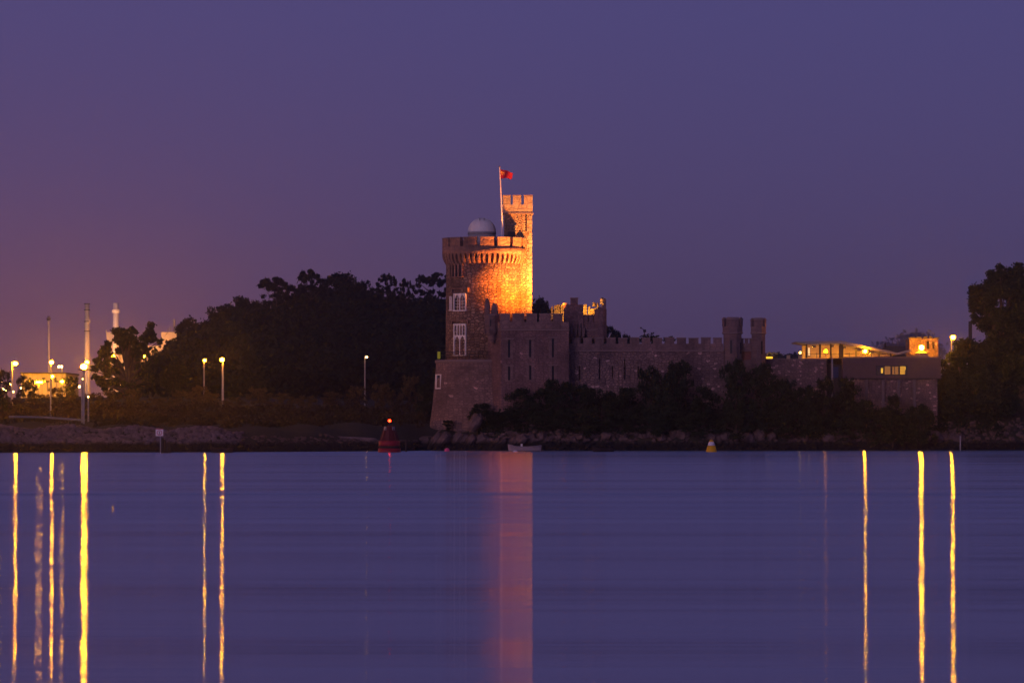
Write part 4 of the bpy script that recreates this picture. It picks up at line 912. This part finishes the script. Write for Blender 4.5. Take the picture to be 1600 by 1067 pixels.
# =================================================================== TREES
def cloud(centers, radii, per, size, seed, flat=1.0):
    rg = np.random.default_rng(seed); C = []; S = []
    for (c, r_) in zip(centers, radii):
        k = int(per*max(.3, (r_/np.mean(radii))**2)); d = rg.normal(size=(k, 3)); d /= np.linalg.norm(d, axis=1)[:, None]
        rad = r_*(rg.uniform(.15, 1.0, k)**.45)*(1+.18*rg.normal(size=k)); p = d*rad[:, None]*np.array([1, 1, .8*flat])+np.array(c); C.append(p); S.append(size*rg.uniform(.6, 1.35, k))
    C = np.concatenate(C); S = np.concatenate(S); n = len(C)
    a = rg.normal(size=(n, 3)); a /= np.linalg.norm(a, axis=1)[:, None]; b = np.cross(a, rg.normal(size=(n, 3))); b /= np.linalg.norm(b, axis=1)[:, None]
    a *= S[:, None]; b *= S[:, None]*.62
    V = np.stack([C-a, C-b*.9, C+a, C+b], 1).reshape(-1, 3); Fc = np.arange(4*n).reshape(-1, 4); return V, Fc
def mk_mesh(name, V, Fc, mat):
    o = mkobj(name, V, Fc, mat); me = o.data; bpy.data.objects.remove(o); return me
def proto_crown(kind, seed):
    rg = np.random.default_rng(seed); cs, rs = [], []
    if kind == 'bush':
        for i in range(46):
            a = rg.uniform(0, 2*PI); q = rg.uniform(0, 1)**.6; z = rg.uniform(.08, .9); w_ = .44*math.sqrt(max(.05, 1-(max(0, z-.35)/.65)**2)); cs.append((w_*q*math.cos(a), w_*q*math.sin(a), z)); rs.append(rg.uniform(.06, .14))
        return cloud(cs, rs, 66, .028, seed)
    if kind == 'broad':
        for i in range(70):
            a = rg.uniform(0, 2*PI); u = rg.uniform(-1, 1); q = rg.uniform(.2, 1)**.6; cs.append((.42*q*math.sqrt(1-u*u)*math.cos(a), .42*q*math.sqrt(1-u*u)*math.sin(a), .60+.34*u*q)); rs.append(rg.uniform(.05, .12))
        return cloud(cs, rs, 78, .026, seed)
    if kind == 'pine':
        for i in range(48):
            a = rg.uniform(0, 2*PI); lay = rg.choice([.58, .72, .86, .93]); q = .5*math.sqrt(rg.uniform(0, 1))*(1.05-abs(lay-.78)*1.7); cs.append((q*math.cos(a), q*math.sin(a), lay+rg.uniform(-.04, .04)+.05*(1-q*2))); rs.append(rg.uniform(.045, .10))
        return cloud(cs, rs, 80, .022, seed, .6)
def proto_trunk(kind, seed):
    q = MB(); rg = random.Random(seed); top_ = {'bush': .5, 'broad': .75, 'pine': .9}[kind]; r0 = {'bush': .03, 'broad': .035, 'pine': .025}[kind]
    q.tube([(0, 0, -.05), (.01, 0, top_*.5), (rg.uniform(-.03, .03), 0, top_)], [r0, r0*.7, r0*.25], 7)
    for i in range(6):
        a = 2*PI*i/6+rg.uniform(-.3, .3); z0 = top_*rg.uniform(.45, .8); L = rg.uniform(.2, .33)
        q.tube([(0, 0, z0), (L*.5*math.cos(a), L*.5*math.sin(a), z0+.06), (L*math.cos(a), L*math.sin(a), z0+.14)], [r0*.5, r0*.35, r0*.12], 5)
    return mk_mesh('trunk', np.array(q.v), q.f, M_bark)
CR = {}
for kind, nvar in (('bush', 4), ('broad', 3), ('pine', 3)):
    for k in range(nvar):
        V, Fc = proto_crown(kind, 200+k*17+len(kind)); CR[(kind, k)] = (mk_mesh('crown', V, Fc, M_leafp if kind == 'pine' else M_leaf), proto_trunk(kind, k))
BR = {}
for k in range(2):
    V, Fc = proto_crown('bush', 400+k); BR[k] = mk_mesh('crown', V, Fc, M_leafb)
CRH = {}
for k in range(3):
    V, Fc = proto_crown('broad', 600+k); CRH[k] = mk_mesh('crown', V, Fc, M_hill)
def tree(kind, px, top, wpx, D, label, base=None, name=None, group=None, var=None, brown=False, cat=None, depth=None):
    x = X(px, D); z0 = float(hgt(x, D))-.15 if base is None else Z(base, D); h = Z(top, D)-z0; w_ = wpx*D/F
    k = var if var is not None else random.randrange(4 if kind == 'bush' else 3)
    me, tk = CR[(kind, k)]
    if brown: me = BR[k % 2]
    if kind == 'broad' and D > 700: me = CRH[k % 3]
    name = name or {'bush': 'shrub', 'broad': 'tree', 'pine': 'pine_tree'}[kind]
    o = thing(name, label, cat or {'bush': 'bush', 'broad': 'tree', 'pine': 'tree'}[kind], (x, D, z0), group)
    rz = random.uniform(0, 6.28)
    for nm, md in (('crown', me), ('trunk', tk)):
        c = bpy.data.objects.new(nm, md); COL.objects.link(c); c.parent = o
    o.scale = (w_/.95, (depth or w_)/.95, h/1.0); o.rotation_euler = (0, 0, 0)
    if kind != 'x': 
        for c in o.children: c.rotation_euler = (0, 0, rz)
    return o
# bushes on the slope below the castle
for (px_, tp, w_, D_, lab) in (
    (815, 604, 62, 500.6, 'rounded dark bush covering the right foot of the castle block'),
    (852, 600, 60, 500.0, 'dark bush below the second and third slit windows of the castle block'),
    (872, 586, 56, 500.6, 'taller bush with pointed top at the right corner of the castle block'),
    (905, 594, 60, 500.8, 'bush below the left end of the curtain wall'),
    (940, 601, 60, 500.4, 'low greenish bush under the tall wall slits'),
    (978, 603, 60, 500.8, 'low bush under the last wall slit'),
    (1012, 568, 44, 501.2, 'bushy dark tree left of the tallest one before the curtain wall'),
    (1060, 558, 58, 501.3, 'tallest dark tree in front of the middle of the curtain wall'),
    (1040, 580, 60, 500.4, 'dark bush filling between the two trees before the curtain wall'),
    (1098, 600, 50, 500.7, 'small bush in the dip between curtain wall trees and gate turret tree'),
    (1150, 556, 66, 501.0, 'dark tree right below the left gate turret'),
    (1192, 563, 66, 501.2, 'dark tree right below the right gate turret'),
    (1230, 590, 60, 500.8, 'dark bush below the terrace piers'),
    (1262, 598, 54, 500.8, 'bush below the garden wall, left of the conical one'),
    (1288, 584, 36, 501.6, 'narrow pointed bush in front of the end of the garden wall'),
    (1322, 586, 50, 501.4, 'bush before the dark recess beside the boarded wing'),
    (1352, 618, 50, 501.4, 'low bush below the left pilasters of the boarded wing'),
    (1395, 612, 26, 502.2, 'small pointed bush between two pilasters'),
    (1395, 634, 80, 501.2, 'wide low bush below the pilastered base'),
    (1438, 628, 60, 502.0, 'low bush at the right end of the pilastered base')):
    tree('bush', px_, tp, w_, D_, lab, depth=4.6)
for (px_, tp, w_, D_, lab) in (
    (752, 628, 44, 503.4, 'ivy-like dark bush in the corner between tower base and castle block'),
    (775, 642, 60, 501.0, 'low dark bush at the foot of the castle block corner'),
    (800, 650, 60, 499.8, 'low bush right above the pale rowing boat'),
    (850, 640, 70, 499.2, 'lower front bush above the shore, right of the rowing boat'),
    (910, 636, 76, 499.2, 'lower front bush above the dark moored boat'),
    (970, 640, 76, 499.2, 'lower front bush midway along the curtain wall slope'),
    (1030, 632, 80, 499.4, 'lower front bush below the tallest tree of the slope'),
    (1090, 640, 76, 499.5, 'lower front bush left of and above the yellow buoy'),
    (1150, 634, 80, 499.8, 'lower front bush right of and above the yellow buoy'),
    (1210, 640, 76, 500.0, 'lower front bush under the terrace piers'),
    (1270, 640, 76, 500.2, 'lower front bush under the end of the garden wall'),
    (1330, 644, 80, 500.6, 'lower front bush under the dark recess'),
    (1390, 650, 80, 501.4, 'lower front bush under the pilasters'),
    (700, 655, 22, 505.2, 'tuft of weeds growing at the left foot of the tower base')):
    tree('bush', px_, tp, w_, D_, lab, depth=4.2)
V, Fc = cloud([(rr.uniform(-4, 62), rr.uniform(-.8, 1.6), 0) for _ in range(420)], [rr.uniform(.5, .95) for _ in range(420)], 60, .2, 77)
CX = V.reshape(-1, 4, 3); cm = CX.mean(1); yy_ = np.interp(cm[:, 0], SHX, SHY)+4.2+cm[:, 1]*1.4; hz_ = hgt(cm[:, 0], yy_)
CX[:, :, 1] += (yy_-cm[:, 1])[:, None]; CX[:, :, 2] += (hz_+.2)[:, None]
o = mkobj('undergrowth', CX.reshape(-1, 3), Fc, M_leaf); o['kind'] = 'stuff'; o['label'] = 'tangled undergrowth on the castle slope'
# big tree at the right
def bigtree(blobs, D, label, seed, leaf=.26, per=420, base=None, name='tree', mat=None, sub=3.4, rsub=(.28, .48)):
    cs, rs = [], []
    rg = np.random.default_rng(seed)
    for (px_, py_, rp) in blobs:
        r_ = rp*D/F; nsub = max(5, int(rp/sub))
        for _ in range(nsub):
            a = rg.normal(size=3); a /= np.linalg.norm(a); q = rg.uniform(.2, .95); cs.append((X(px_, D)+a[0]*r_*q, D+a[1]*r_*q, Z(py_, D)+a[2]*r_*q)); rs.append(r_*rg.uniform(*rsub))
    cxm = X(np.mean([b[0] for b in blobs]), D); zb = float(hgt(cxm, D))-.1
    o = thing(name, label, 'tree', (cxm, D, zb))
    V, Fc = cloud(cs, rs, per, leaf, seed+1); mkobj('crown', V, Fc, mat or M_leaf, o)
    q = MB(); q.tube([(cxm, D, zb-.3), (cxm+.3, D, zb+3), (cxm, D, max(c[2] for c in cs)*.8)], [.55, .42, .12], 9)
    for c in cs[::3]: q.tube([(cxm+.1, D, zb+(c[2]-zb)*.45), ((cxm+c[0])/2, (D+c[1])/2, zb+(c[2]-zb)*.8), c], [.2, .12, .04], 5)
    q.build('trunk', M_bark, o); return o
bigtree([(1572, 452, 40), (1535, 470, 26), (1600, 470, 48), (1555, 432, 18), (1595, 430, 20), (1525, 498, 14), (1560, 500, 44), (1610, 520, 50), (1535, 480, 22), (1555, 545, 46), (1600, 580, 55), (1540, 560, 34), (1570, 600, 50)], 524, 'huge dark tree rising above everything at the right edge', 31, sub=2.4, rsub=(.2, .42), per=520, leaf=.20)
bigtree([(1525, 560, 34), (1490, 580, 26), (1470, 600, 20), (1500, 620, 40), (1462, 640, 26), (1550, 620, 50)], 508, 'bushy lower dark tree under the right street lamp', 41)
bigtree([(1600, 620, 50), (1570, 650, 40), (1640, 600, 50), (1620, 660, 40)], 520, 'dense dark tree low in the right corner of the shore', 51)
tree('bush', 1497, 546, 56, 511, 'dark bush hiding the pole of the right street lamp')
for (px_, tp, w_, D_, lab) in ((1440, 640, 70, 506, 'low dark bush at the shore below the right street lamp'), (1490, 640, 80, 512, 'wide dark bush at the shore near the lone post'), (1545, 640, 90, 517, 'wide dark bush on the right shore before the huge tree'), (1600, 640, 90, 521, 'dark bush cut by the right edge of the photo')):
    tree('bush', px_, tp, w_, D_, lab, depth=6)
o = MB().box(X(1514, 545), X(1519, 545), 545, 545.6, 8, Z(502, 545)).build('chimney', M_slate); rebase(o, (X(1516, 545), 545, 8)); tag(o, 'dark chimney top beside the huge tree, above the right street lamp', 'chimney')

# wooded hill: one mass of crowns with separate skyline trees
cs, rs = [], []
rg = np.random.default_rng(5)
for _ in range(560):
    D_ = rg.uniform(640, 800); x = X(rg.uniform(225, 1015), D_); z = float(hgt(x, D_)); r_ = rg.uniform(2.6, 4.6)
    if Z(0, D_) and (666-(z+r_*1.6-CH)*F/D_) < 300: continue
    cs.append((x, D_, z+r_*.9)); rs.append(r_)
for _ in range(330):
    D_ = 758+rg.uniform(-4, 4); p_ = rg.uniform(255, 990); x = X(p_, D_); z = float(hgt(x, D_)); cs.append((x, D_, z+rg.uniform(.5, 6.6))); rs.append(rg.uniform(1.8, 3.4))
V, Fc = cloud(cs, rs, 165, .55, 88); o = mkobj('woodland', V, Fc, M_hill); o['kind'] = 'stuff'; o['label'] = 'dark wooded hillside behind the lamps and castle'
for (kind, px_, tp, w_, lab) in (
    ('broad', 300, 492, 66, 'dark tree low on the left shoulder of the wooded hill'),
    ('broad', 348, 470, 74, 'domed dark tree on the left slope of the hill skyline'),
    ('broad', 388, 458, 66, 'rounded tree on the hill skyline above the pair of lamps'),
    ('pine', 432, 436, 62, 'open layered pine on the hill skyline with sky showing through'),
    ('pine', 452, 447, 40, 'smaller ragged pine right beside the open layered pine'),
    ('pine', 486, 424, 44, 'flat-topped pine left of the highest crown of the hill'),
    ('broad', 528, 421, 72, 'broad tree forming the highest crown of the wooded hill'),
    ('broad', 568, 434, 50, 'tree on the hill skyline just right of the highest crown'),
    ('pine', 604, 430, 34, 'spiky small pine midway between hilltop and round tower'),
    ('pine', 635, 438, 24, 'thin little pine with a tuft top on the hill skyline'),
    ('pine', 676, 429, 58, 'flat layered pine on the skyline touching the round tower'),
    ('broad', 715, 440, 50, 'skyline tree half hidden behind the round tower'),
    ('broad', 848, 460, 40, 'dark tree showing between stair tower and ruined gatehouse'),
    ('broad', 880, 474, 40, 'dark tree behind the lit battlements'),
    ('broad', 953, 503, 38, 'dark tree right of the ruined gatehouse'),
    ('broad', 983, 517, 30, 'last small hill tree behind the curtain wall'),
    ('broad', 272, 528, 44, 'dark tree at the left foot of the wooded hill')):
    D_ = 752; x = X(px_, D_); tree(kind, px_, tp, w_, D_, lab)
# tree with holes in front of the power station
def loosetree():
    blobs = [(190, 532, 22), (232, 524, 19), (165, 545, 15), (212, 550, 15), (180, 575, 15), (232, 590, 13), (160, 592, 18), (245, 560, 9), (203, 524, 15), (172, 555, 16), (214, 612, 14), (185, 618, 14), (248, 535, 9), (150, 570, 14), (158, 556, 13), (166, 580, 16), (172, 602, 16), (200, 604, 14), (226, 572, 13), (224, 547, 15), (210, 535, 16)]
    bigtree(blobs, 600, 'round-topped loose tree with yellow light showing through its gaps', 61, .27, 54, sub=1.15, rsub=(.14, .34))
loosetree()
for (px_, tp, w_, lab) in ((36, 584, 24, 'dark bush before the left end of the lit factory shed'), (50, 591, 20, 'small dark bush before the lit factory shed, second from its left end'), (112, 586, 30, 'dark bush at the right end of the lit factory shed')):
    tree('bush', px_, tp, w_, 640, lab)
tree('broad', 270, 560, 50, 610, 'dark bushy tree right of the round-topped tree')
tree('bush', 5, 575, 34, 590, 'dark tree at the left edge of the photo')
# scrub on the left bank
i = 0
sc_labels = {}
for (px_, tp, w_, D_, br, lab) in (
    (-8, 618, 60, 500, 0, 'dark shrub at the left edge behind the guard rail'), (30, 622, 46, 508, 1, 'brown shrub at the foot of the left-edge lamp'), (58, 618, 44, 530, 1, 'shrub glowing amber under the lit factory shed'),
    (88, 612, 44, 535, 1, 'shrub glowing amber right under the twin lamps'), (112, 615, 40, 520, 1, 'shrub just left of the floodlight mast'), (148, 616, 44, 505, 1, 'amber-edged shrub right of the floodlight mast'),
    (176, 612, 50, 515, 1, 'shrub in front of the round-topped tree, left half'), (212, 614, 52, 520, 1, 'shrub in front of the round-topped tree, right half'), (248, 620, 50, 520, 1, 'brown shrub above the warning sign'),
    (285, 620, 50, 520, 1, 'shrub left of the lamp pair'), (312, 600, 34, 555, 1, 'upright shrub at the foot of the dimmer paired lamp'), (330, 617, 44, 540, 1, 'low shrub between the paired lamps'),
    (368, 618, 50, 525, 1, 'shrub right of the bright paired lamp'), (405, 616, 50, 530, 1, 'low shrub midway along the bank'), (442, 612, 48, 540, 1, 'shrub on the bank below the open pine'),
    (480, 616, 50, 530, 1, 'shrub on the bank below the highest crown'), (520, 610, 50, 545, 1, 'amber shrub left of the faint street lamp'), (556, 613, 44, 545, 1, 'shrub at the foot of the faint street lamp'),
    (598, 600, 50, 540, 1, 'brown shrub between the faint lamp and the red buoy'), (640, 588, 46, 545, 1, 'rusty-lit shrub nearest the castle on the left bank'), (664, 610, 50, 535, 0, 'dark shrub against the left side of the tower base')):
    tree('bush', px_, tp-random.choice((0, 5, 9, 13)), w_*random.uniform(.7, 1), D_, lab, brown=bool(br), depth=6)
V, Fc = cloud([(rr.uniform(-75, -11), rr.uniform(0, 42), 0) for _ in range(620)], [rr.uniform(.8, 1.5) for _ in range(620)], 55, .24, 79)
CX = V.reshape(-1, 4, 3); cm = CX.mean(1); yy_ = np.interp(cm[:, 0], SHX, SHY)+np.where(cm[:, 0] < -50, 24, 14)+cm[:, 1]; hz_ = hgt(cm[:, 0], yy_)
CX[:, :, 1] += (yy_-cm[:, 1])[:, None]; CX[:, :, 2] += (hz_+.1)[:, None]
o = mkobj('bank_scrub', CX.reshape(-1, 3), Fc, M_scrub); o['kind'] = 'stuff'; o['label'] = 'brown scrub and grass on the left bank'
# faint far hill with trees
xsH = np.linspace(-2200, 3600, 90); ysH = np.linspace(3800, 5600, 14); gx, gy = np.meshgrid(xsH, ysH)
gz = 20+(52*np.exp(-((gx-430)/110)**2)+12*np.exp(-((gx-900)/500)**2))*np.sin(np.clip((gy-3800)/1800, 0, 1)*PI)
a = (np.arange(13)[:, None]*90+np.arange(89)[None, :]).ravel()
o = mkobj('distant_hill', np.stack([gx, gy, gz-14], -1).reshape(-1, 3), np.stack([a, a+1, a+91, a+90], -1), M_ground, None, True); o['kind'] = 'structure'
cs = [(X(p_, 4300)+rg.uniform(-6, 6), 4300+rg.uniform(-60, 60), Z(t_, 4300)-14) for p_, t_ in ((1388, 533), (1394, 528), (1401, 527), (1408, 524), (1416, 520), (1424, 517), (1432, 515), (1438, 514), (1446, 516), (1450, 524), (1440, 526), (1430, 530), (1418, 532), (1405, 538), (1456, 530))]
cs += [(c[0], c[1], c[2]-18) for c in cs]+[(c[0], c[1], c[2]-36) for c in cs]
V, Fc = cloud(cs, [rg.uniform(13, 19) for _ in cs], 130, 2.6, 90); o = mkobj('distant_wood', V, Fc, M_leaf); o['kind'] = 'stuff'; o['label'] = 'faint hazy treetops far behind the stone lodge'
cs = [(X(p_, 1500), 1500+rg.uniform(-20, 20), Z(556+rg.uniform(-2.5, 3), 1500)-2) for p_ in np.arange(1195, 1260, 2.2)]+[(X(p_, 1500), 1500, Z(566, 1500)) for p_ in np.arange(1190, 1262, 3)]
V, Fc = cloud(cs, [rg.uniform(2, 3.6) for _ in cs], 60, .8, 91); o = mkobj('distant_trees', V, Fc, M_leaf); o['kind'] = 'stuff'; o['label'] = 'line of far trees seen over the garden wall'
cs = [(X(p_, 640), 640, Z(t_, 640)) for p_, t_ in ((1012, 529), (1016, 527), (1008, 531), (1020, 530), (1043, 533), (1047, 533), (1003, 533), (1024, 532))]
V, Fc = cloud(cs, [.9]*len(cs), 50, .25, 92)
o = thing('tree', 'bare little treetop peeping over the curtain wall near the weather vane', 'tree', (X(1015, 640), 640, 8)); mkobj('crown', V, Fc, M_leaf, o)
q = MB(); q.tube([(X(1015, 640), 640, 8), (X(1014, 640), 640, Z(530, 640))], [.3, .08], 6); q.build('trunk', M_bark, o)

# =================================================================== THINGS ON THE WATER
Db = 466.0; xx = lambda p: X(p, Db); zz = lambda p: Z(p, Db)+.0
sb = Db/F; cx = xx(608.5)
bu = thing('channel_buoy', 'large red channel buoy with lattice top and red light, left of the castle', 'buoy', (cx, Db, 0))
MB().lathe(cx, Db, [(17.5*sb, -.5), (18*sb, .05), (17.6*sb, .45)], 28).build('float', M_red, bu, True)
MB().lathe(cx, Db, [(16.6*sb, .45), (16.6*sb, .72)], 28).build('rubbing_band', M_timber, bu, True)
MB().lathe(cx, Db, [(17*sb, .72), (16.6*sb, 1.28), (13.5*sb, 1.36)], 28).build('float', M_red, bu, True)
MB().lathe(cx, Db, [(14.5*sb, 1.36), (8.5*sb, 2.7), (7*sb, 2.95)], 12).build('tower', M_redd, bu)
for a in range(0, 360, 45):
    q = MB(); q.tube([(cx+15.5*sb*math.sin(R(a)), Db-15.5*sb*math.cos(R(a)), 1.3), (cx+7.5*sb*math.sin(R(a)), Db-7.5*sb*math.cos(R(a)), 3.0)], .045, 5); q.build('strut', M_redd, bu)
for a in (-50, 50):
    q = MB(); q.M = frameM(cx, Db, 8.2*sb, R(a)); q.box(-.2, .2, -.03, .05, 2.45, 2.95); q.build('solar_panel', M_galv, bu)
MB().lathe(cx, Db, [(.32, 2.95), (.32, 3.02)], 16).build('deck', M_red, bu); MB().tube([(cx, Db, 3), (cx, Db, Z(659.5, Db))], .08).build('lantern_post', M_dark, bu)
MB().ball((cx+.02, Db, Z(657.3, Db)), .16).build('lantern', E_red, bu, True)
def cone_buoy(px, D, top, label):
    cx = X(px, D); s_ = D/F; o = thing('marker_buoy', label, 'buoy', (cx, D, 0)); h = Z(top, D)
    MB().lathe(cx, D, [(8.4*s_, -.2), (8.6*s_, .05), (6.0*s_, h*.52)], 20).build('body', M_yel, o, True)
    MB().lathe(cx, D, [(6.0*s_, h*.52), (3.9*s_, h*.83)], 20).build('band', M_buoyw, o, True)
    MB().lathe(cx, D, [(3.9*s_, h*.83), (2.6*s_, h*.97), (.5*s_, h)], 20).build('cap', M_yel, o, True)
cone_buoy(1111.5, 470, 686.8, 'yellow cone buoy with a white band on the water')
o = MB().ball((X(698.5, 480), 480, .14), .33, 14, 9, .85).build('mooring_buoy', M_pinkb, None, True); rebase(o, (X(698.5, 480), 480, 0)); tag(o, 'round pink mooring buoy floating left of the rowing boat', 'buoy')
o = MB().ball((X(805, 470), 470, .05), .30, 14, 9, .55).build('mooring_buoy', M_buoyw, None, True); rebase(o, (X(805, 470), 470, 0)); tag(o, 'flat white mooring buoy floating in front of the rowing boat', 'buoy')
def boat(px, D, L, h, mat, label, th=True):
    cx = X(px, D); o = thing('rowing_boat', label, 'boat', (cx, D, 0)); n = 12; vs = []; fs = []
    for layer in range(2):
        k = 1.0-.06*layer
        for i in range(n+1):
            u = i/n; w_ = .62*math.sin(PI*min(1, .12+u*.88))**.6*k; sh = h*(1+.28*(2*u-1)**2+.15*(u < .15))
            xc_ = cx+(u-.5)*L*k; lean = .12*(2*u-1)
            for s_, z in ((-1, sh), (-.82, h*.45), (0, -.12), (.82, h*.45), (1, sh)): vs.append((xc_+lean*z, D+s_*w_*(1 if z > .3*h or s_ == 0 else .85), z+.05*layer*(abs(s_) < 1)))
    m_ = (n+1)*5
    for i in range(n):
        for j in range(4):
            a = i*5+j; fs.append((a, a+5, a+6, a+1)); fs.append((m_+a, m_+a+1, m_+a+6, m_+a+5))
        for j in (0, 4): a = i*5+j; fs.append((a, a+5, m_+a+5, m_+a))
    fs += [(0, 1, 2, 3, 4), (m_-1, m_-2, m_-3, m_-4, m_-5)]
    MB().add(vs, fs).build('hull', mat, o, True)
    for u in (-.22, .05, .28): MB().box(cx+u*L-.12, cx+u*L+.12, D-.5, D+.5, h*.72, h*.72+.04).build('thwart', M_wood, o)
    return o
b1 = boat(820, 481, 3.9, .60, M_boat, 'pale open rowing boat moored off the castle rocks')
MB().box(X(815, 481)-.12, X(815, 481)+.12, 480.9, 481.1, .55, .9).build('fitting', M_white, b1)
boat(943, 474, 2.5, .42, M_boatd, 'small dark moored boat below the curtain wall')
boat(347, 460.5-4, 2.5, .5, M_boatd, 'small dark boat moored off the left bank below the lamp pair')
# sign on piles
Dn = 452.0; xn = lambda p: X(p, Dn); zn = lambda p: Z(p, Dn)
sg = thing('warning_sign', 'square white sign with a red ring and upright symbol on a post in the water', 'sign', (xn(249), Dn, 0))
MB().box(xn(243.2), xn(255), Dn-.03, Dn+.03, zn(681), zn(670.6)).build('board', M_sign, sg)
MB().tube([(xn(250.5), Dn+.12, -1), (xn(250.5), Dn+.12, zn(671))], .06).build('post', M_galv, sg)
cz_ = zn(675.9); cxn = xn(249.2); q = MB()
for i in range(24):
    a, b = 2*PI*i/24, 2*PI*(i+1)/24; r0, r1 = .235, .295
    q.add([(cxn+r0*math.cos(a), Dn-.045, cz_+r0*math.sin(a)), (cxn+r0*math.cos(b), Dn-.045, cz_+r0*math.sin(b)), (cxn+r1*math.cos(b), Dn-.045, cz_+r1*math.sin(b)), (cxn+r1*math.cos(a), Dn-.045, cz_+r1*math.sin(a))], [(0, 1, 2, 3)])
q.build('red_ring', M_signr, sg)
q = MB(); q.box(cxn-.03, cxn+.03, Dn-.048, Dn-.032, cz_-.17, cz_+.15); q.box(cxn-.10, cxn+.10, Dn-.05, Dn-.032, cz_+.08, cz_+.11); q.box(cxn-.12, cxn+.12, Dn-.05, Dn-.032, cz_-.17, cz_-.13)
q.build('symbol', M_dark, sg)
MB().box(xn(243.2), xn(255), Dn-.035, Dn+.035, zn(670.6), zn(669.4)).build('top_strip', M_signr, sg)
for (p_, t_, w_, lab) in ((253.5, 684, .16, 'tall dark timber pile directly under the white sign'), (257.5, 687, .14, 'dark timber pile, second one right of the sign post'), (261.5, 692, .15, 'short stubby timber pile right of the sign post'), (265.5, 691, .11, 'thin timber pile farthest right of the sign post')):
    o = MB().tube([(X(p_, 453), 453, -1.5), (X(p_, 453)+.02, 453, Z(t_, 453))], [w_*1.15, w_], 9).build('timber_pile', M_timber); rebase(o, (X(p_, 453), 453, 0)); tag(o, lab, 'pile', 'old timber piles below the sign')
o = MB().tube([(X(634.5, 475), 475, -1), (X(634.8, 475), 475, Z(690, 475))], [.16, .1], 8).build('timber_pile', M_timber); rebase(o, (X(634.5, 475), 475, 0)); tag(o, 'lone dark pile between the red buoy and the castle rocks', 'pile')
o = MB().tube([(X(1500.5, 500), 500, -1), (X(1500.5, 500), 500, Z(681, 500))], [.09, .08], 8).build('marker_post', M_galv); rebase(o, (X(1500.5, 500), 500, 0)); tag(o, 'thin lone post at the right shore below the huge tree', 'post')

# ---------------------------------------------------------------- haze over the whole place
m, t = newmat('evening_haze'); v = N(t, 'ShaderNodeVolumePrincipled'); v.inputs['Color'].default_value = (.80, .78, .86, 1); v.inputs['Density'].default_value = .00016; v.inputs['Anisotropy'].default_value = .90
o = N(t, 'ShaderNodeOutputMaterial'); t.links.new(v.outputs[0], o.inputs['Volume'])
hz = MB().box(-4200, 4200, -300, 6100, -4.5, 140).build('haze', m); hz['kind'] = 'stuff'; hz['label'] = 'thin evening haze'
